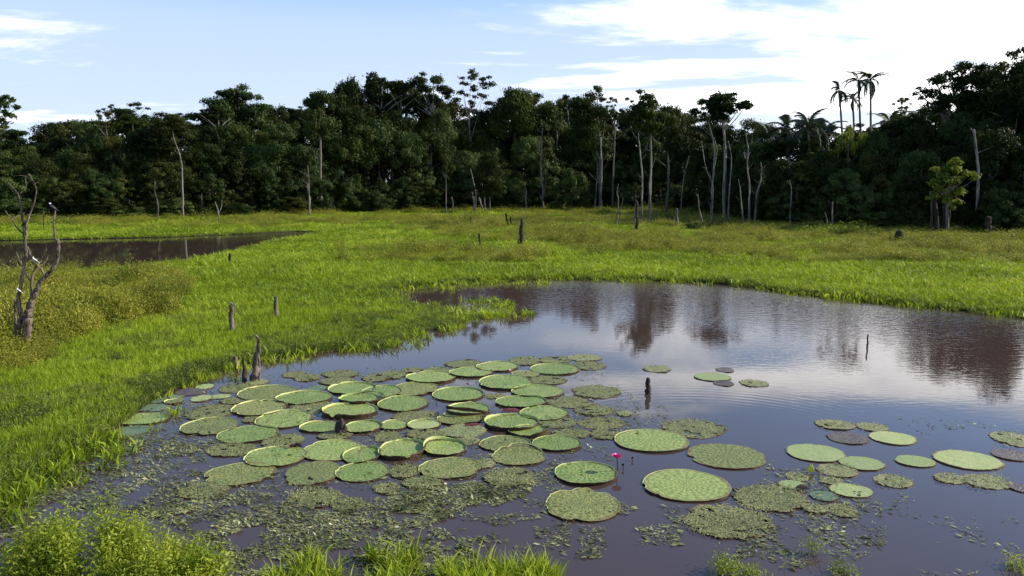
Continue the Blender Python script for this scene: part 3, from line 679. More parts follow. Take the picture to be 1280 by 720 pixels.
def crown_mesh(kind, seed):
    rg = np.random.default_rng(seed); B = ZL(); B.hz = HZ[kind]
    U = rg.uniform
    if kind == 'dome':
        for i in range(42):
            a = U(0, 6.283); z = U(0.02, 1); r = math.sqrt(max(0, 1 - (z * 1.02 - .12) ** 2)) * U(.45, .85)
            B.append((r * math.cos(a), r * math.sin(a), z * .86 + .03, U(.17, .30), .75))
        mm = blob_leaves(B, 11000, .075, seed)
    elif kind == 'tall':
        for i in range(85):
            z = U(0, 1); a = U(0, 6.283); r = U(.35, .9) * math.sqrt(max(.08, 1 - max(0, z - .55) ** 2 * 4.2)) * (.8 + .2 * math.sin(z * 14 + a * 2))
            B.append((r * math.cos(a), r * math.sin(a), z * .95, U(.15, .30), .6))
        mm = blob_leaves(B, 15000, .075, seed)
    elif kind == 'layer':
        for i in range(22):
            a = U(0, 6.283); z = U(.15, .95); r = U(.1, .95) * (1.05 - .5 * abs(z - .5))
            B.append((r * math.cos(a), r * math.sin(a), z, U(.16, .32), .38))
        for i in range(8): B.append((U(-.3, .3), U(-.3, .3), U(.2, .8), .25, .7))
        mm = blob_leaves(B, 7000, .08, seed)
    elif kind == 'column':
        for i in range(110):
            z = U(0, 1); a = U(0, 6.283); r = U(.2, .75) * (.65 + .5 * math.sin(z * 2.6))
            B.append((r * math.cos(a), r * math.sin(a), z * .93, U(.22, .40), .42))
        mm = blob_leaves(B, 15000, .085, seed, upb=.1)
    elif kind == 'airy':
        for i in range(30):
            a = U(0, 6.283); z = U(.1, .97); r = U(.15, .95) * math.sin(.5 + z * 2.3)
            B.append((r * math.cos(a), r * math.sin(a), z, U(.08, .17), .6))
        mm = blob_leaves(B, 3600, .07, seed)
    elif kind == 'edge':
        for i in range(40):
            a = U(0, 6.283); z = U(0, 1); r = U(.4, .95) * math.sqrt(max(.05, 1 - (z - .25) ** 2 * 1.5))
            B.append((r * math.cos(a), r * math.sin(a), z * .9 + .03, U(.16, .28), .55))
        mm = blob_leaves(B, 9000, .09, seed, lw=.5, upb=.6, jit=.5)
    elif kind == 'sparse':
        for i in range(14):
            a = U(0, 6.283); z = U(.1, .95); r = U(.1, .8)
            B.append((r * math.cos(a), r * math.sin(a), z, U(.14, .26), .5))
        mm = blob_leaves(B, 1500, .13, seed, lw=.5, upb=.3)
    return mm, B
CR = {}
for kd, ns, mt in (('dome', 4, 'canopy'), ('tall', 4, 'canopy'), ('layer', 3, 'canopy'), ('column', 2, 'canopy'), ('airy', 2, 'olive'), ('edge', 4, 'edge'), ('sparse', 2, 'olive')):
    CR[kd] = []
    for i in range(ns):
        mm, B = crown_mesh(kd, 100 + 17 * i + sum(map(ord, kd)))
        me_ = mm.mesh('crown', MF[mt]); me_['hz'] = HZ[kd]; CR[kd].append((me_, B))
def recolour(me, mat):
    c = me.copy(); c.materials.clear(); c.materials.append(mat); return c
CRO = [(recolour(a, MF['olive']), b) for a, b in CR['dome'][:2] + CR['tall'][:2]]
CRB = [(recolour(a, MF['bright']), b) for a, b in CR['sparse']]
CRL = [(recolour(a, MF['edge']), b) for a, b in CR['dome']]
# unit trunks (height 1, with a few limbs fanning into the crown)
def unit_trunk(seed, mat):
    rg = np.random.default_rng(seed); m = MB()
    P, r_ = smooth_path([(0, 0, -.01), (rg.normal() * .012, rg.normal() * .012, .35), (rg.normal() * .02, rg.normal() * .02, .7), (0, 0, 1)], [.013, .010, .008, .004], 3)
    m.add(*tube(P, r_, 8, seed))
    for i in range(5):
        z = rg.uniform(.5, .88); a = rg.random() * 6.283; L = rg.uniform(.12, .22)
        P2, r2 = smooth_path([(0, 0, z), (math.cos(a) * L * .5, math.sin(a) * L * .5, z + L * .45), (math.cos(a) * L, math.sin(a) * L, z + L * .75)], [.005, .003, .0015], 2)
        m.add(*tube(P2, r2, 5, seed + i))
    return m.mesh('trunk', mat)
TR = {'pale': [unit_trunk(i, M_pale) for i in range(3)], 'grey': [unit_trunk(i + 5, M_grey) for i in range(3)]}
ntree = [0]
def tree(name, px, ytop, Yd, rad, ch, crown, label, group=None, trunk='grey', fat=1.0, rz=None, off=0.0):
    """px, ytop: where the top stands; Yd: distance; rad, ch: crown radius and crown height in metres"""
    top = dep(px, ytop, Yd); H = top[2]; ntree[0] += 1
    rg = np.random.default_rng(ntree[0])
    e = empty(name, (top[0], Yd, GZ - .05), label, 'tree' if 'palm' not in name else 'palm', group, rz=rg.random() * 6.283 if rz is None else rz)
    t_ = link('trunk', TR[trunk][ntree[0] % 3], e); t_.scale = (H * fat, H * fat, max(.3, H - ch * .35))
    c = link('crown', crown, e); c.scale = (rad, rad * rg.uniform(.85, 1.1), ch / crown['hz']); c.location = (off, 0, H - ch * .98)
    return e
# skyline of the photograph (x, y)
SK = [(-200, 140), (-60, 145), (20, 172), (40, 158), (75, 153), (110, 155), (130, 148), (165, 143), (200, 147), (235, 155), (255, 140), (285, 128), (320, 130), (345, 140), (370, 138), (400, 128),
      (430, 112), (460, 104), (500, 104), (530, 106), (560, 125), (590, 145), (615, 128), (650, 116), (690, 126), (720, 128), (760, 130), (800, 135), (850, 140), (880, 148), (940, 150), (980, 153),
      (1030, 152), (1060, 160), (1100, 156), (1130, 150), (1155, 138), (1200, 122), (1240, 112), (1280, 98), (1400, 92), (1500, 96)]
skx, sky_ = zip(*SK)
LM = [(-100, 'outside the left edge'), (40, 'at the far left edge'), (110, 'behind the dead tree'), (185, 'left of the white trunk'), (245, 'around the curved dead trunk'), (320, 'below the pale green dome'),
      (380, 'left of the tall white trunk'), (440, 'right of the tall white trunk'), (500, 'below the highest canopy'), (570, 'by the slender centre left tree'), (640, 'behind the leaning pale snags'), (705, 'by the tall pale snag'),
      (765, 'below the vine column'), (830, 'behind the twin pale trunks'), (880, 'behind the straight weathered post'), (930, 'behind the lone tall tree'), (990, 'right of the knobbly snag'), (1040, 'left of the tall palms'),
      (1100, 'under the tall palms'), (1150, 'right of the tall palms'), (1210, 'behind the sunlit yellow green tree'), (1262, 'right of the pale forked trunk'), (1330, 'at the far right edge'), (9999, 'outside the right edge')]
def place(px): return next(n for x, n in LM if px < x)
ci = 0
def pick(l):
    global ci
    ci += 1; return l[ci % len(l)][0]
TALL = CR['tall']
SHADE = {'tall': 'tall dark broadleaf tree', 'dome': 'dark rounded tree', 'layer': 'dark tree with tiered foliage', 'column': 'narrow dark vine draped tree', 'olive': 'olive toned tree', 'light': 'fresher green tree'}
for px in np.arange(-190, 1500, 25):
    fy = float(forest_Y(px)); yt = float(np.interp(px, skx, sky_)) + random.uniform(-7, 11)
    r = random.uniform(3.8, 5.6) * fy / 130; h_ = dep(px, yt, fy)[2]
    kd = random.choice(['tall', 'layer', 'dome', 'layer', 'olive', 'light'])
    cm = pick({'olive': CRO, 'light': CRL}.get(kd) or CR[kd]); X_ = px + random.uniform(-8, 8)
    tree('forest_tree', X_, yt, fy + 17 + random.uniform(-3, 4), r, min(h_ * .85, r * cm['hz'] * random.uniform(1.0, 1.3)), cm, SHADE[kd] + ' in the skyline ' + place(X_), 'trees of the forest skyline')
for px in np.arange(-200, 1520, 22):
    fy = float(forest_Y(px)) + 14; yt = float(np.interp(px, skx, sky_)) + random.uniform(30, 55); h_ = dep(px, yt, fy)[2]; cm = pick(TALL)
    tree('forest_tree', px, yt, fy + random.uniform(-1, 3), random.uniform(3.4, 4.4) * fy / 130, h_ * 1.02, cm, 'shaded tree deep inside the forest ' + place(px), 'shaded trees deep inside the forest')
for rw, (f0, f1, dy, nm) in enumerate(((.14, .30, 10, 'just below the skyline'), (.34, .50, 5.5, 'half way down the forest'))):
    for px in np.arange(-190, 1500, 28 + 2 * rw):
        fy = float(forest_Y(px)); s0 = float(np.interp(px, skx, sky_)); yt = s0 + (250 - s0) * random.uniform(f0, f1); h_ = dep(px, yt, fy)[2]
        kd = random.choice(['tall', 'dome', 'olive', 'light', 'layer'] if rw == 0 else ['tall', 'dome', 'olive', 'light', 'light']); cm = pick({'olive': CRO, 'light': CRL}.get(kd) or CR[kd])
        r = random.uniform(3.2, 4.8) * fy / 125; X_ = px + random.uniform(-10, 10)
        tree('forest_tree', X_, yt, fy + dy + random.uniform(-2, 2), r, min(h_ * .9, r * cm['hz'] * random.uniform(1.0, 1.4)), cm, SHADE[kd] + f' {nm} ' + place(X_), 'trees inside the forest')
for row, (f0, f1, dy, nm) in enumerate(((.42, .60, 2.5, 'tall bushy'), (.58, .76, 0.5, 'bushy'), (.72, .90, -1.5, 'low bushy'))):
    for px in np.arange(-190, 1500, (25, 24, 27)[row]):
        fy = float(forest_Y(px)); base = proj(0, fy, 0)[1]; s0 = 150.0; yt = s0 + (base - s0) * random.uniform(f0, f1)
        if row == 2 and random.random() < .4: continue
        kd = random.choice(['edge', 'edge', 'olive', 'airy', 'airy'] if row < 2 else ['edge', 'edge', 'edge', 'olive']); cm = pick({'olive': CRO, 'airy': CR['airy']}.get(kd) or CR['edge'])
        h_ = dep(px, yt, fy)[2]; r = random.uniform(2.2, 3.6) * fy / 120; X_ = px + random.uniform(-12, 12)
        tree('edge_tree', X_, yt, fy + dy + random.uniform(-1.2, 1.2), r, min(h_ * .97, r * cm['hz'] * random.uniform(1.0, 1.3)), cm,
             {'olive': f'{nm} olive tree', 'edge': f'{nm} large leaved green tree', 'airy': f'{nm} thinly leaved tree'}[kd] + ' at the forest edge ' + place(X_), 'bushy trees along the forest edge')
for q in range(26):
    px = -120 + q * 58 + random.uniform(-20, 20); fy = float(forest_Y(px)); yt = float(np.interp(px, skx, sky_)) - random.uniform(0, 10); r = random.uniform(2.2, 3.6) * fy / 130
    if 860 < px < 1120: continue
    k_ = random.choice(['airy', 'layer', 'airy']); cm = pick(CR[k_])
    tree('forest_tree', px, yt, fy + random.uniform(12, 18), r, r * cm['hz'] * random.uniform(.9, 1.2), cm, {'airy': 'loosely leaved crown', 'layer': 'small tiered crown'}[k_] + ' poking above the canopy ' + place(px), 'crowns poking above the canopy', trunk='pale')
# shaded undergrowth below the trees
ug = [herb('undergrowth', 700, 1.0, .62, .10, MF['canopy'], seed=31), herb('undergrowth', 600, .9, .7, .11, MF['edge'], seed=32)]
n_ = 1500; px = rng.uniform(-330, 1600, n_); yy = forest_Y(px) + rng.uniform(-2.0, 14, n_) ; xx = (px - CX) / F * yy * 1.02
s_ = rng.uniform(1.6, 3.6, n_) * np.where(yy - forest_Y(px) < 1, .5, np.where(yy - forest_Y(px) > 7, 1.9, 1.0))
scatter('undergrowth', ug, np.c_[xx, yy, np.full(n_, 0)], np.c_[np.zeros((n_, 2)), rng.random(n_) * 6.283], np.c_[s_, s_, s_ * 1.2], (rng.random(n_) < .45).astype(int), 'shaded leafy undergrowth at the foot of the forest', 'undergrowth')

# crowns modelled clump by clump
def clump_tree(name, label, Yd, clumps, nl, ls, mat, trunk_pts=None, tr=(.2, .1), tmat=None, depthr=1.0, seed=1, lw=.55, upb=.4, limbs=()):
    """clumps: (px, py, radius px, flatness)"""
    rg = np.random.default_rng(seed); s_ = Yd / F; bx = trunk_pts[0] if trunk_pts else (clumps[0][0], 280)
    b = dep(bx[0], bx[1], Yd); b[2] = 0; e = empty(name, tuple(b), label, 'tree')
    B = []
    for (a, c, r, fl) in clumps:
        p = dep(a, c, Yd) - b; R0 = r * s_
        for q in range(max(2, int(r / 2.2))):
            dv = rg.normal(size=3); dv /= np.linalg.norm(dv); dv *= R0 * rg.uniform(.3, 1.15)
            B.append((p[0] + dv[0], p[1] + dv[1] * depthr, p[2] + dv[2] * fl, R0 * rg.uniform(.35, .72), .5))
    blob_leaves(B, nl, ls, seed, lw=lw, upb=upb, jit=.6, inner=.1).build('crown', mat, e)
    m = MB()
    if trunk_pts:
        P = np.array([dep(a, c, Yd) for a, c in trunk_pts]) - b; P[0, 2] = -.1
        m.add(*tube(*smooth_path(P, np.linspace(tr[0], tr[1], len(P)), 4, wob=.12, seed=seed), 8, seed))
        top = P[-1]; st_ = P[max(0, len(P) - 2)]
        for (a, c, r, fl) in clumps:
            p = dep(a, c, Yd) - b + [0, rg.normal() * r * s_ * .3, 0]; s0 = st_ + (top - st_) * rg.uniform(.3, 1)
            m.add(*tube(*smooth_path([s0, (s0 + p) / 2 + [0, 0, -.3], p], [tr[1] * .75, tr[1] * .5, tr[1] * .2], 3), 5, seed))
        m.build('trunk', tmat or M_grey, e)
    return e
CA, OL, ED, BR = MF['canopy'], MF['olive'], MF['edge'], MF['bright']
clump_tree('lone_tall_tree', 'lone tall tree with dark tufted crown on a straight white trunk', 108, [(900, 122, 15, .7), (893, 134, 15, .5), (910, 137, 14, .45), (925, 132, 12, .45), (934, 130, 7, .5), (912, 120, 10, .6), (897, 148, 10, .5), (905, 146, 10, .5)], 5200, .42, CA, [(905, 290), (905, 240), (906, 190), (903, 150)], (.26, .14), M_pale, seed=3)
clump_tree('lacy_tree', 'fine lacy crown leaning left of the tall white trunk', 110, [(878, 128, 9, .5), (870, 138, 10, .45), (884, 140, 9, .5), (868, 146, 6, .5), (890, 126, 7, .5), (878, 150, 7, .6)], 1300, .34, OL, [(889, 290), (890, 240), (893, 190), (885, 150)], (.16, .06), M_pale, seed=4)
clump_tree('vine_column_tree', 'dark narrow vine draped tree rising as a column', 150, [(746, 108, 8, 1), (743, 118, 12, 1), (728, 124, 9, .8), (741, 134, 20, 1), (726, 136, 14, .9), (738, 158, 22, 1.1), (742, 182, 20, 1), (757, 140, 10, 1), (722, 150, 12, 1)], 9500, .5, CA, [(751, 270), (750, 230), (751, 180)], (.35, .25), M_grey, seed=5)
clump_tree('airy_tree', 'airy see-through crown highest against the sky, centre left', 158, [(588, 94, 9, .6), (603, 97, 8, .5), (578, 101, 8, .5), (607, 108, 9, .5), (592, 110, 8, .5), (578, 116, 8, .5), (603, 120, 8, .5), (587, 128, 8, .6)], 1900, .45, OL, [(588, 270), (588, 200), (586, 140)], (.25, .10), M_pale, seed=6)
clump_tree('tiered_tree', 'tiered crown over the twin pale trunks standing in the field', 99, [(806, 120, 11, .6), (816, 128, 13, .5), (795, 136, 12, .5), (788, 126, 6, .5), (809, 142, 15, .55), (826, 146, 12, .55), (787, 148, 11, .5), (818, 160, 14, .6), (800, 160, 12, .6), (840, 152, 10, .5), (779, 138, 6, .5), (806, 176, 9, .7), (822, 178, 8, .7)], 6800, .36, CA, [(812, 287), (813, 240), (814, 190), (812, 158)], (.18, .09), M_pale, seed=7)
clump_tree('flat_topped_tree', 'big spreading flat topped tree at the right of the skyline', 97, [(1204, 86, 14, .5), (1186, 92, 10, .5), (1226, 88, 15, .5), (1168, 98, 12, .45), (1185, 106, 16, .5), (1215, 104, 20, .6), (1240, 98, 14, .6), (1160, 117, 13, .45), (1145, 114, 8, .5), (1193, 122, 20, .6), (1226, 125, 22, .7), (1172, 133, 14, .6), (1207, 146, 22, .8), (1240, 140, 20, .8)], 13000, .36, CA, [(1212, 290), (1210, 220), (1208, 150)], (.4, .25), seed=8)
clump_tree('broadleaf_tree', 'highest dark crown cut by the right edge', 90, [(1275, 66, 10, .6), (1290, 76, 18, .6), (1268, 84, 13, .5), (1262, 100, 14, .6), (1285, 104, 20, .7), (1272, 124, 20, .8), (1296, 130, 24, .8)], 7500, .36, CA, [(1290, 290), (1288, 220), (1285, 110)], (.4, .2), seed=9)
clump_tree('domed_tree', 'broad pale green dome standing highest in the left forest', 142, [(300, 113, 13, .6), (284, 120, 13, .6), (316, 120, 13, .6), (300, 128, 18, .7), (272, 132, 13, .7), (328, 133, 12, .7), (290, 142, 18, .8), (318, 144, 16, .8)], 8000, .48, ED, [(300, 275), (300, 200), (300, 140)], (.3, .15), seed=10)
clump_tree('emergent_tree', 'dark leafy crown rising alone at the far left of the treeline', 106, [(4, 122, 10, .6), (14, 130, 9, .5), (-6, 130, 12, .6), (20, 136, 6, .5), (8, 142, 10, .5), (-8, 148, 14, .6), (2, 158, 9, .6), (-20, 120, 14, .6)], 3600, .42, ED, [(-14, 280), (-12, 220), (-6, 140)], (.25, .12), seed=11)
clump_tree('bare_crowned_tree', 'thin airy crown poking above the left forest', 136, [(128, 137, 6, .5), (137, 132, 6, .45), (146, 136, 5, .5), (163, 130, 6, .5), (172, 133, 7, .45), (182, 137, 5, .4), (157, 139, 5, .5)], 620, .36, OL, [(152, 275), (152, 200), (153, 150)], (.2, .1), seed=12)
clump_tree('forked_tree', 'open crown showing pale forking branches, centre left', 155, [(520, 99, 13, .55), (542, 100, 12, .5), (505, 108, 12, .5), (556, 110, 12, .5), (530, 112, 12, .5), (561, 124, 10, .6), (546, 128, 9, .5), (512, 126, 13, .6), (528, 130, 9, .5)], 6500, .46, OL, [(547, 270), (548, 210), (546, 160), (540, 130)], (.42, .25), M_pale, seed=13)
clump_tree('young_tree', 'small sunlit yellow green tree in front of the dark right forest', 79, [(1186, 204, 11, .7), (1175, 214, 10, .6), (1199, 216, 10, .6), (1166, 226, 9, .6), (1186, 226, 13, .7), (1212, 218, 9, .5), (1220, 222, 6, .5), (1172, 238, 10, .6), (1194, 240, 11, .6), (1180, 250, 9, .7), (1168, 248, 7, .7), (1200, 252, 8, .7), (1188, 258, 7, .8)], 4600, .30, BR, [(1183, 296), (1184, 260), (1186, 225)], (.22, .1), seed=14, lw=.5)

# trees that stand out, one by one
sp_ = [
 ('domed_tree', 272, 124, 140, 4.6, 8, CRL[2][0], 'smaller green crown leaning on the left side of the pale dome', 'grey'),
 ('domed_tree', 345, 134, 145, 3.4, 6, CRO[0][0], 'small domed crown in the dip right of the pale dome', 'grey'),
 ('broadleaf_tree', 210, 142, 122, 4.4, 7, CRO[2][0], 'grey green crown above the slim white trunk at the left', 'grey'),
 ('tiered_tree', 397, 116, 132, 3.6, 8, CR['layer'][0][0], 'tiered crown on a tall white trunk left of the highest canopy', 'pale'),
 ('broadleaf_tree', 436, 101, 152, 4.8, 11, CR['dome'][0][0], 'big dark crown beginning the highest canopy, left of centre', 'grey'),
 ('broadleaf_tree', 470, 95, 156, 5.4, 12, CR['layer'][2][0], 'big dark lobed crown with pale forked trunk, highest canopy', 'pale'),
 ('broadleaf_tree', 643, 112, 160, 5.6, 9, CR['dome'][2][0], 'wide flat dark crown right of the airy see-through tree', 'grey'),
 ('broadleaf_tree', 690, 121, 162, 4.6, 8, CR['layer'][1][0], 'dark crown in the low stretch left of the vine column', 'grey'),
 ('airy_tree', 768, 122, 152, 2.4, 5, CR['airy'][1][0], 'small airy crown just right of the dark vine column', 'grey'),
 ('broadleaf_tree', 836, 132, 125, 3.6, 7, CRO[1][0], 'olive crown right of the twin pale trunks', 'grey'),
 ('broadleaf_tree', 1245, 82, 95, 3.6, 7, CR['layer'][2][0], 'dark crown between the flat topped tree and right edge', 'grey'),
 ('airy_tree', 1128, 122, 110, 1.8, 3, CR['airy'][0][0], 'small airy crown between the palms and the flat topped tree', 'grey'),
 ('slender_tree', 557, 200, 132, 1.9, 4.5, CR['sparse'][0][0], 'slender tree with pale thin trunk and sparse top, centre left', 'pale'),
 ('slender_tree', 384, 190, 122, 2.4, 6, CR['sparse'][1][0], 'slender olive tree under the tall white trunk at left', 'pale'),
 ('slender_tree', 612, 190, 136, 3.2, 8, CRO[2][0], 'brownish olive bushy tree behind the leaning grey snags', 'grey'),
 ('slender_tree', 795, 226, 96, 1.1, 3.0, CR['sparse'][0][0], 'short post like tree with a small sprouting crown in the field', 'grey'),
 ('bushy_tree', 716, 212, 146, 4.0, 8.5, CR['edge'][0][0], 'large leaved bush like tree right of the tall pale snag', 'grey'),
 ('bushy_tree', 1100, 168, 96, 2.6, 7, CRL[3][0], 'fresh green tree below the tall palms', 'grey'),
 ('bushy_tree', 1062, 150, 98, 2.6, 8, CRB[0][0], 'light green tree standing beneath the palm crowns', 'grey'),
 ('bushy_tree', 193, 212, 109, 1.7, 3, CR['sparse'][1][0], 'green sapling crown against the left forest edge', 'grey'),
]
for nm, px, yt, Yd, rd, chh, cm, lb, tk in sp_: tree(nm, px, yt, Yd, rd, chh, cm, lb, trunk=tk)

# palms
def frond_mesh(seed, L=3.0):
    rg = np.random.default_rng(seed); m = MB(); n = 26
    t_ = np.linspace(0, 1, n); Px = np.c_[L * t_ * (1 - .12 * t_), 0 * t_, L * (.55 * t_ - .85 * t_ ** 2)]
    m.add(*tube(Px[::3], np.linspace(.05, .012, len(Px[::3])), 4, seed), tint=.3)
    for i in range(3, n):
        for s in (-1, 1):
            l_ = .85 * math.sin(.35 + 2.5 * t_[i]) * (.8 + .3 * rg.random())
            a = Px[i]; tip = a + np.array([.38 * l_, s * l_ * .75, -.50 * l_ * (.6 + .6 * rg.random())]); w_ = np.array([.075, 0, 0.02])
            m.add([a - w_, a + w_, tip], np.array([[0, 1, 2]]), tint=rg.random())
    return m.mesh('frond', MF['palm'])
FR = [frond_mesh(i) for i in range(3)]
def palm(px, ytop, Yd, ybase, label, fs=1.0, nf=13, lean=0):
    crown = dep(px, ytop, Yd); base = dep(px + lean, ybase, Yd)
    e = empty('palm_tree', (base[0], Yd, GZ), label, 'palm', 'palms in the right skyline')
    top = crown - np.array([base[0], Yd, GZ])
    P, r_ = smooth_path([(0, 0, 0), top * .5 + [.3, 0, 0], top], [.2, .15, .12], 6)
    m = MB(); m.add(*tube(P, r_, 8, 3)); m.build('trunk', M_grey, e)
    for i in range(nf):
        f = link('frond', FR[i % 3], e, loc=top); f.rotation_euler = (random.uniform(-.2, .2), random.choice([-.9, -.5, -.1, .3, .7, 1.15]) + random.uniform(-.15, .15), i * 2.399 + random.uniform(-.2, .2)); f.scale = (fs,) * 3
palm(1049, 113, 104, 262, 'leftmost tall palm with drooping fronds above the right forest', 0.74, lean=6)
palm(1066, 124, 106, 262, 'shorter palm tucked between the three tall palms', 0.62, lean=0)
palm(1073, 101, 104, 262, 'middle tall palm with ragged upright fronds', 0.80, lean=2)
palm(1088, 100, 103, 262, 'rightmost tall palm with a clear pale stem', 0.88, lean=-4)
for q, (a, b) in enumerate([(1010, 158), (985, 164), (1030, 166), (1000, 182), (1112, 158), (960, 170), (1135, 160)]):
    palm(a, b, 106 + q, 262, ['broad low palm crown at the skyline left of the tall palms', 'low palm half hidden in the skyline further left', 'low palm directly left under the tall palms',
         'low palm below the skyline with arching pale fronds', 'low palm right of the tall palms', 'leftmost low palm of the right forest', 'low palm beneath the flat topped tree'][q], 1.25, 15)

# ------------------------------------------------------------ dead trunks, snags, posts
def woody(name, label, cat, base, Yd, parts, mat, group=None, k=8, jit=.25, rough=.15, thin=1.0, sub=4, twigs=0):
    """parts: (part name, [(px,py)...], r0, r1 in metres), drawn at distance Yd with some depth"""
    b = dep(base[0], base[1], Yd); b[2] = GZ - .1
    e = empty(name, tuple(b), label, cat, group)
    rg = np.random.default_rng(int(base[0] * 7 + base[1]))
    for q, (pn, pl, r0, r1) in enumerate(parts):
        P = np.array([dep(a, c, Yd) for a, c in pl])
        off_ = np.cumsum(rg.normal(size=len(P)) * jit * (0 if q == 0 else 1)) * np.linspace(0, 1, len(P)); P[:, 1] += off_
        if q == 0: P[0, 2] = min(P[0, 2], GZ - .1)
        rr = np.linspace(r0, r1, len(P)) * thin; P, rr = smooth_path(P, rr, sub, wob=r0 * (.35 if sub == 4 else .22), seed=q)
        m = MB(); m.add(*tube(P - b, rr, k, q, rough)); m.build(pn, mat, e, smooth=False)
        for z_ in range(2 if twigs and q else 0):
            t0 = P[rg.integers(len(P) // 3, len(P))] - b; dv = rg.normal(size=3) * [.28, .2, .1] + [0, 0, .18]
            m = MB(); m.add(*tube(*smooth_path([t0, t0 + dv * .6, t0 + dv + rg.normal(size=3) * .06], [.014, .009, .004], 3), 5, z_)); m.build('twig', mat, e)
    return e
Yt = gnd(28, 440)[1]
woody('dead_tree', 'bare grey dead tree with forked branches standing in herbs at the left', 'dead tree', (28, 440), Yt, [
    ('trunk', [(28, 445), (32, 425), (35, 400), (37, 385), (43, 366), (52, 350)], .28, .13),
    ('branch', [(50, 352), (61, 341), (70, 326), (71, 305), (69.5, 300)], .12, .085),
    ('branch', [(69.5, 301), (68, 280), (66, 264)], .06, .035),
    ('branch', [(21, 443), (23, 415), (28, 395), (25, 375), (29, 352), (33, 322), (31, 290), (28, 272)], .15, .07),
    ('branch', [(28, 273), (26, 250), (24, 240), (20, 233), (15, 229)], .06, .02),
    ('branch', [(25, 242), (31, 233), (35, 226)], .03, .012),
    ('branch', [(32, 300), (34, 278), (41, 255), (45, 238), (43, 225), (37, 217)], .065, .015),
    ('branch', [(29, 292), (22, 284), (14, 272), (9, 267), (2, 263)], .05, .015),
    ('branch', [(34, 308), (41, 326), (47, 338), (51, 350)], .045, .07),
    ('branch', [(20, 315), (26, 330), (33, 343), (37, 356)], .03, .06),
    ('branch', [(38, 382), (38, 355), (42, 335), (49, 322), (56, 311)], .075, .02),
    ('branch', [(25, 440), (20, 425), (18, 405), (15, 385), (17, 375)], .10, .055),
    ('branch', [(14, 380), (10, 392), (13, 405)], .02, .008)], M_dead, jit=.12, thin=.52, k=11, rough=.34, sub=8, twigs=12)
Ys = gnd(322, 476)[1]
woody('dead_stump', 'split dark stump leaning in the water with jagged top', 'stump', (321, 476), Ys, [
    ('trunk', [(318, 479), (319, 465), (321, 448), (323, 432), (324, 424)], .22, .06),
    ('splinter', [(324, 478), (324, 455), (323, 438), (321, 420)], .07, .02),
    ('root', [(313, 478), (316, 470), (319, 458)], .07, .05)], M_dead, jit=.03, rough=.3, thin=.55)
woody('dead_post', 'thin dark pointed stake in the water beside the split stump', 'stake', (305, 475), gnd(305, 475)[1], [('trunk', [(306, 477), (305, 462), (304, 447)], .07, .025)], M_dark)
woody('dead_post', 'pale brown post in the water left of the split stump', 'post', (296, 470), gnd(296, 462)[1], [('trunk', [(297, 466), (296, 456), (294, 446)], .075, .06)], M_dead)
def post(px, yt, yb, r, label, mat=M_dead, tip=None, cat='post', name='dead_post', Yd=None, r1=None, group=None):
    Y_ = Yd or gnd(px, yb)[1]; tx = px if tip is None else tip
    return woody(name, label, cat, (px, yb), Y_, [('trunk', [(px, yb), ((px * 2 + tx) / 3 + .3, (2 * yb + yt) / 3), ((px + 2 * tx) / 3 - .3, (yb + 2 * yt) / 3), (tx, yt)], r, r1 or r * .75)], mat, rough=.22, group=group)
post(289.5, 382, 420, .10, 'brown post with a grey bird on top in the left grass')
post(345, 371, 402, .085, 'short brown post with a whitish tip in the left grass')
post(287.5, 317, 333, .10, 'small post with a white top near the back pond', M_dark)
post(294, 326, 333, .05, 'tiny dark stub beside the white topped post', M_dark)
post(810, 473, 492, .075, 'blackened stub standing alone in open water', M_dark, cat='stump')
post(1084, 418, 434, .03, 'thin tilted stick poking from the rippled water', M_dark, tip=1085, cat='stick', name='stick')
post(651, 274, 309, .26, 'thick dark pointed stump tilted in the middle of the field', M_dark, tip=652.5, cat='stump', name='dead_stump', r1=.12)
post(600, 292, 309, .11, 'short dark stub left of the thick field stump', M_dark, tip=599)
post(588.5, 271, 283, .10, 'small dark stub far out in the centre field', M_dark)
post(635, 267, 284, .14, 'slanted dark stub, left of the pair behind the thick stump', M_dark, tip=632.5)
post(639, 271, 283, .12, 'upright dark stub, right of the pair behind the thick stump', M_dark, tip=638)
post(705, 280, 290, .08, 'tiny dark stub right of the thick field stump', M_dark)
post(846, 261, 285, .20, 'straight weathered post right of the twin pale trunks', M_grey)
post(841, 247, 262, .14, 'distant short post at the forest foot right of centre', M_grey)
post(1124, 289, 305, .40, 'squat dark block of stump at the right of the field', M_dark, cat='stump', name='dead_stump', r1=.30)
post(1235, 272, 296, .36, 'broad dark rotten stump near the right edge', M_dark, cat='stump', name='dead_stump', r1=.3)
post(796, 252, 290, .20, 'dark short trunk left of the twin pale trunks', M_dark, )
def snag(label, Yd, parts, mat=M_pale, name='snag', base=None):
    rg = np.random.default_rng(len(label) * 31 + int(parts[0][1][0][0])); tp = np.array(parts[0][1], float); parts = list(parts)
    if name == 'snag':
        for q in range(rg.integers(2, 6)):
            t_ = rg.uniform(.35, .97) * (len(tp) - 1); i_ = min(int(t_), len(tp) - 2); p_ = tp[i_] + (tp[i_ + 1] - tp[i_]) * (t_ - i_)
            L_ = rg.uniform(3, 11) * (tp[0][1] - tp[-1][1]) / 100; sg = rg.choice([-1, 1])
            parts.append(('branch', [tuple(p_), tuple(p_ + [sg * L_ * .5, -L_ * .35]), tuple(p_ + [sg * L_ * rg.uniform(.6, 1.0), -L_ * rg.uniform(.7, 1.4)])], parts[0][3] * .5, .015))
    return woody(name, label, 'dead tree', base or parts[0][1][0], Yd, parts, mat, jit=.4, thin=.62 if name == 'snag' else 1.0)
g_ = lambda yb: gnd(640, yb)[1]
snag('tall pale bare trunk in the field, left of twins', 97, [('trunk', [(803, 291), (802, 262), (803, 230), (801, 200), (799, 180), (798, 166)], .24, .09)])
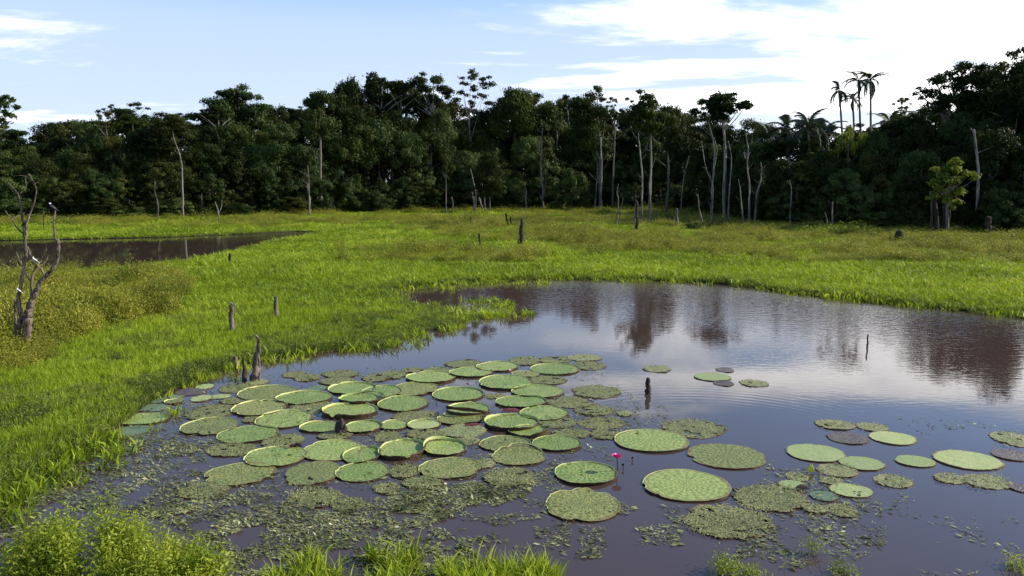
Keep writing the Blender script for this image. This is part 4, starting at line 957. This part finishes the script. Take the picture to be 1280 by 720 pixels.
snag('tall pale bare trunk in the field, right of twins', 97.8, [('trunk', [(811, 286), (813, 262), (812, 230), (814, 205), (814, 185), (814, 168)], .2, .08), ('branch', [(813, 215), (817, 205), (820, 198)], .06, .03)])
snag('forked dark snag left of the twin pale trunks', g_(284), [('trunk', [(770, 285), (772, 268), (773, 252), (771, 240), (773, 230)], .18, .05), ('branch', [(773, 268), (776, 258), (778, 247)], .09, .05)], M_grey)
snag('white crooked snag under the dark vine column', 150, [('trunk', [(742, 268), (744, 250), (746, 230), (747, 212), (746, 200)], .34, .14), ('branch', [(745, 225), (740, 220), (736, 215)], .1, .05), ('branch', [(746, 268), (749, 255), (751, 243)], .15, .06)])
snag('white trunk of the vine column seen through the leaves', 142, [('trunk', [(751, 262), (751, 240), (752, 215), (751, 190), (751, 172)], .32, .22)])
snag('tall pale snag with side branches centre right of the field stump', 149, [('trunk', [(679, 264), (678, 235), (676, 205), (677, 180), (678, 160)], .34, .14), ('branch', [(679, 250), (682, 225), (680, 212)], .18, .08), ('branch', [(677, 250), (674, 238), (675, 232)], .12, .06), ('branch', [(677, 195), (671, 182), (665, 168)], .1, .03)], M_grey)
snag('short pale broken snag at the forest foot, centre', 148, [('trunk', [(659, 264), (657, 250), (658, 240), (655, 229)], .24, .08)])
snag('leaning pale snag crossing the one beside it, centre left', 142, [('trunk', [(605, 262), (598, 245), (592, 228), (588, 211)], .28, .1)])
snag('upright grey snag right of the leaning pale snag', 141, [('trunk', [(607, 264), (605, 245), (603, 232), (601, 222)], .26, .09), ], M_grey)
snag('dark double snag left of the leaning pale snag', 129, [('trunk', [(593, 264), (592, 250), (590, 240)], .24, .12), ('branch', [(594, 262), (595, 248), (594, 237)], .16, .08)], M_grey)
snag('short grey stick like snag right of the slender centre left tree', 130, [('trunk', [(566, 263), (566, 255), (565, 246)], .16, .1)], M_grey)
snag('forked white snag left of the lone tall tree', 100, [('trunk', [(888, 290), (889, 265), (891, 245), (890, 225)], .30, .16), ('branch', [(890, 228), (884, 215), (879, 200), (876, 177)], .13, .05), ('branch', [(891, 228), (893, 205), (894, 188), (890, 172)], .13, .05), ('branch', [(889, 222), (884, 212), (878, 208)], .07, .03)])
snag('thin crooked pale snag right of the lone tall tree', 104, [('trunk', [(911, 275), (911, 250), (913, 225), (914, 195), (910, 176)], .2, .06)])
snag('knobbly pale snag standing tall right of centre', 99, [('trunk', [(937, 288), (936, 265), (937, 235), (934, 210), (935, 185), (932, 167)], .24, .1), ('branch', [(934, 195), (931, 190), (932, 198)], .1, .1), ('branch', [(935, 196), (938, 190)], .07, .05)])
snag('s curved pale snag right of the knobbly one', 96, [('trunk', [(943, 292), (944, 265), (946, 242), (951, 225), (952, 210), (951, 203)], .18, .08)])
snag('leaning short pale snag before the right forest', 94, [('trunk', [(930, 296), (928, 270), (926, 245), (923, 224)], .2, .06)])
snag('leaning dark snag right of the straight weathered post', 92, [('trunk', [(881, 292), (877, 275), (874, 260), (872, 243)], .2, .09)], M_grey)
snag('far pale fork snag in the gap behind the weathered post', 118, [('trunk', [(851, 235), (855, 220), (859, 205), (861, 195)], .12, .06), ('branch', [(856, 218), (853, 208)], .07, .04)])
snag('thin stick snag at the foot of the right forest', 90, [('trunk', [(988, 262), (989, 240), (987, 225)], .1, .05)], M_grey)
snag('dark double trunk snag in the right field edge', 84, [('trunk', [(1041, 294), (1040, 275), (1041, 252)], .2, .1), ('branch', [(1035, 294), (1035, 280), (1032, 265)], .15, .08)], M_grey)
snag('pale forked dead trunk in front of the dark right forest', 83, [('trunk', [(1220, 285), (1221, 255), (1223, 225), (1221, 195), (1217, 162)], .30, .18), ('branch', [(1218, 168), (1213, 160)], .12, .08), ('branch', [(1228, 262), (1227, 250), (1228, 240)], .12, .06)])
for q, (a, b) in enumerate([(1163, 1165), (1172, 1169), (1180, 1181), (1187, 1186)]):
    snag(['leftmost dark stem below the sunlit yellow green tree', 'second dark stem from the left below the sunlit tree', 'third thick dark stem below the sunlit tree', 'rightmost dark stem below the sunlit yellow green tree'][q], 79 + q * .3, [('trunk', [(a, 296), ((a + b) / 2, 275), (b, 240)], .30 if q in (1, 2) else .14, .12)], M_dark, name='dark_stem')
snag('pale dead curved trunk against the left forest', 113.5, [('trunk', [(229, 270), (228, 245), (228, 220), (225, 195), (218, 175), (216, 165)], .24, .07), ('branch', [(225, 195), (221, 190), (219, 188)], .08, .04), ('branch', [(228, 235), (225, 228), (222, 226)], .08, .04)])
snag('white trunk showing between dark crowns at the left', 122, [('trunk', [(199, 215), (198, 200), (196, 185), (194, 165)], .26, .14), ('branch', [(197, 195), (193, 188), (188, 182)], .07, .03)])
snag('tall white trunk left of centre in the forest', 141, [('trunk', [(401, 233), (400, 215), (397, 190), (397, 160)], .26, .18)])
snag('stout pale forked trunk under the highest canopy', 147, [('trunk', [(459, 212), (458, 195), (458, 178)], .40, .5), ('branch', [(458, 182), (452, 170), (449, 160)], .22, .08), ('branch', [(458, 182), (463, 172), (468, 165)], .22, .08)])
snag('slim pale trunk behind the left edge bushes', 126, [('trunk', [(387, 268), (387, 250), (385, 235), (384, 220)], .22, .12)])
snag('leaning dead sapling at the left forest foot', 104, [('trunk', [(275, 276), (272, 262), (269, 252)], .18, .06), ('branch', [(273, 268), (275, 258), (274, 250)], .06, .03)])
snag('short thin stick at the far left field edge', 88, [('trunk', [(54, 276), (54, 268), (54, 262)], .1, .05)], M_dark)

# low bushes in the field
def shrub(name, px, yb, h, r, nl, ls, mat, label, seed):
    b = gnd(px, yb); ob = herb('foliage', nl, h, r, ls, mat, seed=seed)
    e = empty(name, (b[0], b[1], 0.0), label, 'bush'); C.objects.link(ob); ob.name = 'foliage'; ob.parent = e
    return e
for q, (px, yb, h, r, lb) in enumerate([(897, 287, 1.9, 1.6, 'glossy green shrub at the foot of the lone tall tree'), (1067, 296, 1.5, 1.9, 'low green shrub at the right field edge before the shade'),
        (866, 289, 1.2, .9, 'small dark shrub at the foot of the leaning dark snag'), (1040, 295, 1.3, 1.6, 'yellowish shrub around the dark double trunk snag'), (1015, 298, 1.3, 1.8, 'yellowish low shrub left of the dark double trunk snag'),
        (1232, 292, 1.8, 1.9, 'dark shrub around the rotten stump near the right edge'), (834, 280, 1.2, .9, 'small shrub just left of the straight weathered post'),
        (697, 262, 2.0, 2.2, 'pale green shrub at the forest foot right of the tall pale snag')]):
    shrub('shrub', px, yb, h, r, 900, .20, MF['edge' if q in (0, 2, 5, 6, 7) else 'bush'], lb, 40 + q)
def bigbush(label, mounds, mat, seed, cat='bush'):
    b = gnd(*mounds[0][:2]); rg = np.random.default_rng(seed); m = MB()
    for q, (px, yb, h, r, nl, ls) in enumerate(mounds):
        c = gnd(px, yb); hm = herb('x', nl, h, r, ls, None, seed=seed + q)
        V = np.vstack(hm.V) + [c[0] - b[0], c[1] - b[1], 0]; tn = np.clip(np.concatenate(hm.t) + rg.uniform(-.25, .25), 0, 1)
        m.add(V, *[np.vstack(f) for f in hm.F.values()], tint=tn)
    e = empty('foreground_bush', (b[0], b[1], 0), label, cat); m.build('foliage', mat, e); return e
rb = np.random.default_rng(12); MO = []
for q in range(46):
    px = rb.uniform(14, 262); top_ = np.interp(px, [10, 60, 110, 160, 215, 270], [.60, 1.02, 1.22, 1.12, .84, .50])
    yb = rb.uniform(692, 758); MO.append((px, yb, top_ * rb.uniform(.62, 1.18) * (1 if yb > 715 else .75), rb.uniform(.16, .34), int(rb.uniform(420, 900)), rb.uniform(.040, .072)))
bigbush('large yellow green leafy bush in the bottom left corner', MO, MF['bush'], 61)
bigbush('low dark leafy clump at the very bottom left edge', [(30, 748, .35, .3, 900, .05), (60, 760, .45, .35, 1000, .055), (5, 755, .3, .3, 600, .05)], MF['sedge'], 90)
shrub('water_plant', 905, 716, .30, .22, 500, .05, MF['bush'], 'small leafy plant in the water at the bottom, right of centre', 64)
shrub('water_plant', 1017, 692, .33, .14, 200, .045, MF['bush'], 'thin upright sprig rising from drifting leaves at lower right', 65)
shrub('water_plant', 1050, 716, .18, .18, 200, .05, MF['bush'], 'tiny leafy sprig at the bottom below the upright sprig', 66)
shrub('water_plant', 945, 722, .18, .22, 260, .05, MF['bush'], 'low leafy sprawl at the bottom edge right of the small plant', 67)
shrub('water_plant', 1275, 712, .20, .2, 240, .05, MF['bush'], 'small green tuft at the bottom right corner', 68)
shrub('water_plant', 90, 600, .28, .22, 260, .05, MF['sedge'], 'thin green plant in the weedy water near the left bank', 69)
shrub('leafy_shrub', -12, 400, 1.9, .9, 1500, .09, MF['sedge'], 'leafy dark shrub behind the dead tree at the left edge', 70)

# ------------------------------------------------------------ water lily pads
EXEC_PADS = True
def pad_geo(rx, ry, kind, rg, seed):
    nr, nsg = (16, 72)
    th = np.arange(nsg) * 2 * math.pi / nsg
    ragged = {'F': .006, 'M': .02, 'P': .02, 'W': .03, 'T': .05, 'O': .075, 'B': .03}[kind]
    o = 1 + ragged * (vnoise(seed * 3.1 + np.cos(th) * 9 + 20, np.sin(th) * 9 + seed) - .5) * 2 + ragged * .8 * (rg.random(nsg) - .5) * 2 \
        + .035 * (vnoise(seed * 1.7 + np.cos(th) * 1.6 + 50, np.sin(th) * 1.6 + 8) - .5) * 2
    nbite = rg.integers(0, 3) if kind in 'FP' else rg.integers(1, 5)
    for b in range(nbite):
        a = rg.random() * 6.283; wd = rg.uniform(.05, .16) * (1 if kind in 'FP' else 1.6); dp = rg.uniform(.03, .10) * (1 if kind in 'FP' else 2.0)
        dd = np.abs((th - a + math.pi) % (2 * math.pi) - math.pi); o -= dp * np.clip(1 - dd / wd, 0, 1)
    rr = np.linspace(0, 1, nr + 1)[1:] ** .8
    Vx = rr[:, None] * np.cos(th) * (1 + (o - 1) * rr[:, None] ** 3); Vy = rr[:, None] * np.sin(th) * (1 + (o - 1) * rr[:, None] ** 3)
    ph = rg.random() * 6.283; wv = {'F': .006, 'M': .007, 'P': .004, 'W': .003, 'T': .006, 'O': .007, 'B': .006}[kind]
    z = wv * np.sin(3 * th + ph)[None] * rr[:, None] ** 2 + wv * .8 * (vnoise(Vx * 6 + seed, Vy * 6) - .5) * 2
    if kind in 'OT': z = z + .007 * (rg.random(z.shape) - .5)
    z = z + .008
    V = np.stack([Vx * rx, Vy * ry, z], -1).reshape(-1, 3)
    V = np.vstack([V, [[0, 0, V[:nsg, 2].mean()]]]); c = len(V) - 1
    i = np.arange(nr - 1)[:, None] * nsg; j = np.arange(nsg)[None]; j2 = (j + 1) % nsg
    Fq = np.stack([i + j, i + nsg + j, i + nsg + j2, i + j2], -1).reshape(-1, 4)
    jj = np.arange(nsg); tri = np.stack([np.full(nsg, c), jj, (jj + 1) % nsg], -1)
    # torn holes
    ctr = V[Fq].mean(1); nn = vnoise(ctr[:, 0] * 7 / max(rx, .3) * .5 + seed * 5, ctr[:, 1] * 7 / max(ry, .3) * .5 + seed)
    thr = {'F': 2, 'M': .965, 'P': 2, 'W': .9, 'T': .88, 'O': .84, 'B': .95}[kind]
    keep = (nn < thr)
    rim_r = np.hypot(ctr[:, 0] / rx, ctr[:, 1] / ry)
    if kind == 'O': keep &= ~((rim_r > .86) & (rg.random(len(Fq)) < .14))
    # edge skirt into the water
    E = V[(nr - 1) * nsg:nr * nsg].copy(); T_ = E.copy(); E[:, 2] = -.03; n0_ = len(V) + nsg; V = np.vstack([V, T_, E])
    skirt = np.stack([n0_ - nsg + jj, n0_ + jj, n0_ + (jj + 1) % nsg, n0_ - nsg + (jj + 1) % nsg], -1)
    return V, Fq[keep], tri, skirt, V[(nr - 1) * nsg:nr * nsg], th
def lily(px0, px1, y0, y1, kind, label, rim=0.0, fold=None, idx=0, name='lily_pad'):
    cx, cy = (px0 + px1) / 2, (y0 + y1) / 2
    f, bk = gnd(cx, y1), gnd(cx, y0 + rim * 10)
    cyw = (f[1] + bk[1]) / 2; ry = (bk[1] - f[1]) / 2
    mid = gnd(cx, proj(0, cyw)[1])
    rx = (gnd(px1, proj(0, cyw)[1])[0] - gnd(px0, proj(0, cyw)[1])[0]) / 2
    ry = min(max(ry, rx * .80), rx * 1.22)
    cyw = f[1] + ry; sc_ = cyw / f[1]
    cxw = gnd(cx, proj(0, cyw)[1])[0]
    rg = np.random.default_rng(1000 + idx)
    z0 = {'O': .004, 'T': .006, 'W': .003, 'B': .008, 'M': .010, 'P': .007, 'F': .013}[kind] + (idx % 7) * .0018
    e = empty(name, (cxw, cyw, z0), label, 'lily pad', 'giant water lily pads')
    V, Fq, tri, skirt, edge, th = pad_geo(rx, ry, kind, rg, idx + 1)
    if fold:                                        # crease: one side of the leaf bent upwards
        fa, famt, foff = fold; nx, ny = math.cos(fa), math.sin(fa)
        s_ = V[:, 0] * nx + V[:, 1] * ny - foff * rx; V[:, 2] += np.clip(s_, 0, None) * famt * (V[:, 2] > -.02)
        s2 = edge[:, 0] * nx + edge[:, 1] * ny - foff * rx; edge = edge.copy(); edge[:, 2] += np.clip(s2, 0, None) * famt
    mt = {'F': M_fresh, 'M': M_mott, 'O': M_old, 'T': M_tan, 'P': M_pale_pad, 'B': M_brown, 'W': M_blue}[kind]
    nq, ntr = len(Fq), len(tri); tn = np.ones(len(V)); tn[:16 * 72] = np.repeat(np.linspace(0, 1, 17)[1:] ** .8, 72); tn[16 * 72] = 0
    me = mesh('blade', V, [Fq, np.vstack([skirt]), tri], mats=[mt, M_rim_out], midx=[0] * nq + [1] * len(skirt) + [0] * ntr, smooth=True, tint=tn)
    link('blade', me, e)
    if rim > 0:
        rim *= .78
        k = len(edge); hh = rim * (.72 + .30 * np.sin(th + rg.random() * 6.283) + .5 * (vnoise(np.cos(th) * 4 + idx, np.sin(th) * 4 + 9) - .5) + .25 * (rg.random(k) - .3) * (1 if rim > .07 else .5))
        hh *= np.clip(1.1 - 1.1 * np.exp(-((th - rg.random() * 6.283) / .10) ** 2), .15, 1)
        ux = edge[:, :2] / (np.linalg.norm(edge[:, :2], axis=1)[:, None] + 1e-6)
        rings = []
        for (o1, zf) in ((0.0, 0.0), (.006, .45), (.014, .85), (.024, 1.0), (.034, .92), (.026, .5), (.014, 0.0), (.006, -.03 / max(rim, .02))):
            q = edge.copy(); q[:, :2] += ux * o1 * (.6 + rim * 6); q[:, 2] = edge[:, 2] + hh * zf - (.002 if zf == 0 else 0); rings.append(q)
        V2 = np.vstack(rings); jj = np.arange(k); F2 = []; mi = []
        for r_ in range(len(rings) - 1):
            F2.append(np.stack([r_ * k + jj, r_ * k + (jj + 1) % k, (r_ + 1) * k + (jj + 1) % k, (r_ + 1) * k + jj], -1)); mi += [0 if r_ < 3 else 1] * k
        link('rim', mesh('rim', V2, [np.vstack(F2)], mats=[M_rim_in, M_rim_out], midx=mi, smooth=True), e)
    return e
FOLD = {32: (R(150), .10, .2), 57: (R(250), .20, .25), 63: (R(-25), .18, .35), 43: (R(80), .2, .3), 47: (R(60), .15, .3), 65: (R(90), .2, .4)}
for i, (a, b, c, d_, kd, rim, lb) in enumerate(PADS): lily(a, b, c, d_, kd, lb, rim, FOLD.get(i), i)
# maroon undersides of turned leaves
def curled(px, py, w_, h_, mat, label, name='curled_leaf', seed=1, z=.02, up=.5):
    rg = np.random.default_rng(seed); c = gnd(px, py); s_ = 1 / (F / c[1]); L = w_ * s_; n = 14; m = 6
    U_ = np.linspace(-1, 1, n)[:, None]; Vv = np.linspace(0, 1, m)[None]
    X_ = U_ * L / 2 * np.ones_like(Vv); wd = np.sqrt(1 - U_ ** 2 * .96) * (.9 + .2 * rg.random((n, 1)))
    Y_ = Vv * wd * L * .30 - .02; Z_ = np.sin(Vv * 2.2) * wd * h_ * s_ * up + .004
    V = np.stack([X_, Y_, Z_], -1).reshape(-1, 3); i = np.arange(n - 1)[:, None] * m; j = np.arange(m - 1)[None]
    Fq = np.stack([i + j, i + m + j, i + m + j + 1, i + j + 1], -1).reshape(-1, 4)
    V2 = V.copy(); V2[:, 2] -= .006; V2[:, 1] += .006
    o = link(name, mesh(name, np.vstack([V, V2]), [np.vstack([Fq, Fq[:, ::-1] + len(V)])], mat, smooth=True)); o.location = (c[0], c[1], z)
    return tag(o, label, 'leaf')
curled(638.5, 516, 24, 8, M_maroon, 'maroon leaf underside showing below the white rimmed green pad', seed=2)
curled(592, 535, 26, 8, M_maroon, 'maroon curled leaf in front of the folded central pad', seed=3)
curled(1003, 612, 17, 8, M_bud, 'brown curled leaf beside the small greyish green pad', seed=4, up=.6)
curled(1013, 591, 9, 8, M_yellow, 'small bright yellow leaf among the tan pads', seed=5, up=1.2)
curled(372, 560, 12, 9, M_bud, 'dark withered leaf hanging over the red flower remains', seed=6, up=.6)
# flowers and buds
def petal_flower(px, ybase, yhead, rad, mat, label, petals=12, openness=.6, stem=True, cat='flower', name='lily_flower', seed=1):
    b = gnd(px, ybase); h = dep(px, yhead, b[1])[2]
    e = empty(name, (b[0], b[1], 0), label, cat)
    if stem:
        m = MB(); m.add(*tube(*smooth_path([(0.02, 0, -.08), (.01, 0, h * .5), (0, 0, h)], [.012, .010, .010], 3), 6, 1)); m.build('stem', M_bud, e)
    rg = np.random.default_rng(seed)
    for q in range(petals):
        a = q * 2.399; lay = q / petals; tilt = openness * (1 - .75 * lay); L = rad * (1.15 - .3 * lay); Vv = []
        for s in range(5):
            t_ = s / 4; wv = math.sin(math.pi * min(t_ * .92 + .06, 1)) * rad * .36; rr_ = L * t_ * math.sin(tilt * (1 + .25 * t_)); zz_ = L * t_ * math.cos(tilt)
            for sd_ in (-1, 0, 1):
                Vv.append((rr_ * math.cos(a) - sd_ * wv * math.sin(a), rr_ * math.sin(a) + sd_ * wv * math.cos(a), zz_ + (abs(sd_) * wv * .3) + h))
        Fq = [[s * 3 + c, s * 3 + c + 1, s * 3 + c + 4, s * 3 + c + 3] for s in range(4) for c in range(2)]
        link('petal', mesh('petal', Vv, np.array(Fq), mat, smooth=True), e)
    return e
petal_flower(771, 590, 573, .11, M_pink, 'open magenta pink water lily on a tall stem', petals=18, openness=1.15)
petal_flower(778.5, 586, 583, .06, M_bud, 'closed dark bud right beside the pink flower stem', petals=7, openness=.35, name='lily_bud', cat='bud')
petal_flower(790, 576, 574, .05, M_bud, 'small brown bud further right of the pink flower', petals=7, openness=.7, name='lily_bud', cat='bud')
petal_flower(638.5, 467.5, 466, .10, M_blush, 'pale pink bud in the back row of pads', petals=9, openness=.5, name='lily_bud', cat='bud')
petal_flower(364, 561, 559, .075, M_maroon, 'dark red withered flower at the edge of a smooth pad', petals=9, openness=1.1)
def bulb(px, yb, w_, hpx, label):
    b = gnd(px, yb); s_ = b[1] / F; m = MB(); r0 = w_ * s_ / 2; H = hpx * s_
    rg = np.random.default_rng(4)
    for q, (ox, oy, hh, rr) in enumerate(((0, 0, 1.0, .72), (-.55, .1, .75, .55), (.5, -.1, .62, .5), (.1, .5, .8, .5), (-.2, -.5, .5, .45))):
        zs = np.linspace(-.05, H * hh, 7); pr = r0 * rr * np.array([.8, 1, 1.05, 1, .85, .6, .3])
        m.add(*tube(np.c_[ox * r0 + .2 * ox * zs, oy * r0 + 0 * zs, zs], pr, 9, 5 + q, .3))
    o = m.build('seed_pod', M_bud, smooth=True); o.location = (b[0], b[1], 0); return tag(o, label, 'seed pod')
bulb(427, 541, 15, 19, 'dark brown spiny seed pod bulging between the small oval pads')

# ------------------------------------------------------------ drifting leaves and weed
def drift(name, zones, label, ls, mat, seed, erect=.12):
    rg = np.random.default_rng(seed); P = []; 
    for poly, dens, thr, fs in zones:
        A = np.array(poly, float); n = dens
        a = rg.uniform(A[:, 0].min(), A[:, 0].max(), n * 3); b = rg.uniform(A[:, 1].min(), A[:, 1].max(), n * 3)
        k = inpoly(a, b, A); a, b = a[k][:n], b[k][:n]
        W_ = np.array([gnd(i, j)[:2] for i, j in zip(a, b)])
        nz = fbm(W_[:, 0] * fs + seed, W_[:, 1] * fs * 1.4, 3); k = nz + .10 * rg.random(len(nz)) > thr
        P.append(W_[k])
    P = np.vstack(P); n = len(P)
    z = .006 + .016 * rg.random(n)
    Nn = np.c_[rg.normal(size=(n, 2)) * .22, np.ones(n)]; er = rg.random(n) < erect; Nn[er] = rg.normal(size=(er.sum(), 3)) + [0, 0, .3]; z[er] += .02
    T = np.c_[np.ones(n), rg.normal(size=(n, 2)) * .9]; T[:, 2] *= .1
    sz = np.clip(rg.lognormal(-.25, .45, n), .25, 2.2); stem_ = rg.random(n) < .10
    V, Fq = leaves(np.c_[P, z], Nn, ls * sz * np.where(stem_, 1.9, 1), ls * .36 * sz * np.where(stem_, .25, 1) * (.6 + .7 * rg.random(n)), rg=rg, T=T)
    V[:, 2] = np.maximum(V[:, 2], .003)
    o = link(name, mesh(name, V, Fq, mat, tint=np.repeat(rg.random(n), 4))); return tag(o, label, 'water plants', kind='stuff')
drift('drifting_leaves', [
    ([(180, 640), (300, 612), (430, 628), (560, 618), (620, 600), (660, 618), (600, 640), (540, 655), (600, 690), (560, 740), (200, 740), (280, 690)], 19000, .44, 2.2),
    ([(480, 612), (560, 606), (610, 600), (672, 604), (655, 622), (590, 632), (545, 645), (490, 640)], 3600, .42, 2.5),
    ([(40, 600), (140, 552), (240, 545), (270, 590), (240, 650), (100, 640), (0, 690), (-40, 680)], 8500, .48, 1.8),
    ([(160, 530), (230, 500), (260, 480), (300, 520), (280, 560), (200, 575), (140, 560)], 3000, .49, 2.0),
    ([(580, 640), (720, 645), (700, 720), (560, 720)], 2200, .56, 1.8),
    ([(660, 590), (720, 560), (740, 590), (700, 600), (720, 640), (650, 650)], 900, .52, 2.4),
    ([(760, 625), (860, 635), (850, 690), (720, 700), (730, 640)], 1500, .58, 1.8),
    ([(960, 575), (1010, 575), (1100, 620), (1110, 680), (1060, 720), (900, 720), (940, 650)], 3600, .53, 2.0),
    ([(1080, 600), (1290, 620), (1290, 720), (1080, 720)], 1500, .66, 1.5),
    ], 'small olive leaves and weed drifting in mats on the near water', .072, MF['float_'], 5)
drift('drifting_leaves', [
    ([(240, 470), (460, 460), (720, 445), (800, 500), (800, 560), (720, 600), (480, 620), (230, 620)], 14000, .56, 1.6),
    ([(700, 520), (830, 505), (850, 535), (760, 545)], 700, .5, 1.8),
    ([(1120, 520), (1290, 530), (1290, 545), (1150, 545)], 220, .55, 1.2),
    ([(600, 395), (680, 395), (640, 420), (540, 425)], 240, .5, 1.0),
    ], 'fine weed scraps floating between the lily pads', .07, MF['float_'], 9)
# crusty flecks grown over the decayed pads
P = []
for i, (a, b, c, d_, kd, rim, lb) in enumerate(PADS):
    if kd not in 'OT': continue
    n = int((b - a) * (d_ - c) * .30); th_ = rng.random(n) * 6.283; rr_ = np.sqrt(rng.random(n)) * 1.04
    X0 = (a + b) / 2 + (b - a) / 2 * rr_ * np.cos(th_); Y0 = (c + d_) / 2 + (d_ - c) / 2 * rr_ * np.sin(th_)
    P += [gnd(p, q) for p, q in zip(X0, Y0)]
P = np.array(P); P[:, 2] = .026 + .02 * rng.random(len(P)); n = len(P)
V, Fq = leaves(P, np.c_[rng.normal(size=(n, 2)) * .22, np.ones(n)], .036 * (.5 + rng.random(n)), .022)
tag(link('weed_flecks', mesh('weed_flecks', V, Fq, MF['float_'], tint=np.repeat(rng.random(n), 4))), 'fine weed flecks grown over the decayed pads', 'water plants', kind='stuff')

# ------------------------------------------------------------ birds
def bird(px, py, Yd, L, face, label, body, head, up=.35):
    """perched bird: one lofted body from bill to tail, wings, legs; (px,py) = feet"""
    b = dep(px, py, Yd); e = empty('bird', tuple(b), label, 'bird', rz=0 if face > 0 else math.pi)
    def loft(pn, P, r_, mat, k=10): 
        L_ = L * .75; P2, r2 = smooth_path(np.array(P) * L_, np.array(r_) * L_, 3); m = MB(); m.add(*tube(P2, r2, k, 1, .02)); return m.build(pn, mat, e, smooth=True)
    loft('body', [(-.34, 0, .20), (-.18, 0, .30), (0, 0, .42), (.14, 0, .56), (.20, 0, .68), (.24, 0, .76), (.30, 0, .77)], [.03, .12, .16, .12, .075, .085, .045], body)
    loft('head', [(.19, 0, .70), (.23, 0, .765), (.29, 0, .775), (.33, 0, .77)], [.07, .095, .07, .03], head)
    loft('bill', [(.31, 0, .77), (.38, 0, .755), (.44, 0, .74)], [.03, .02, .005], M_bud, 6)
    loft('tail', [(-.28, 0, .22), (-.45, 0, .10), (-.58, 0, .02)], [.05, .05, .03], body, 6)
    for s in (-1, 1):
        w_ = loft('wing', [(.10, s * .12, .52), (-.08, s * .15, .40), (-.30, s * .09, .24), (-.42, s * .05, .16)], [.05, .09, .06, .015], M_bdark if body is not M_bgrey else M_bdark, 8)
        loft('leg', [(0, s * .05, .30), (.02, s * .05, .12), (.03, s * .05, -.01)], [.025, .012, .012], M_bud, 5)
bird(66, 264, Yt - .1, .42, -1, 'white headed dark bird perched on the right tip of the dead tree', M_bdark, M_bwhite)
bird(31, 284, Yt - .2, .36, 1, 'dark bird perched at the upper fork of the dead tree', M_bdark, M_bgrey)
bird(44, 329, Yt - .2, .32, -1, 'pale bird perched in the middle of the dead tree', M_bwhite, M_bwhite)
bird(24, 367, Yt - .2, .30, -1, 'small white bird perched low on the left of the dead tree', M_bwhite, M_bwhite)
bird(289.5, 383, gnd(289.5, 420)[1], .30, -1, 'grey bird perched on the brown post in the grass', M_bgrey, M_bgrey)
bird(321.5, 424, Ys, .22, -1, 'small brown bird perched on the tip of the split stump', M_bgrey, M_bgrey)
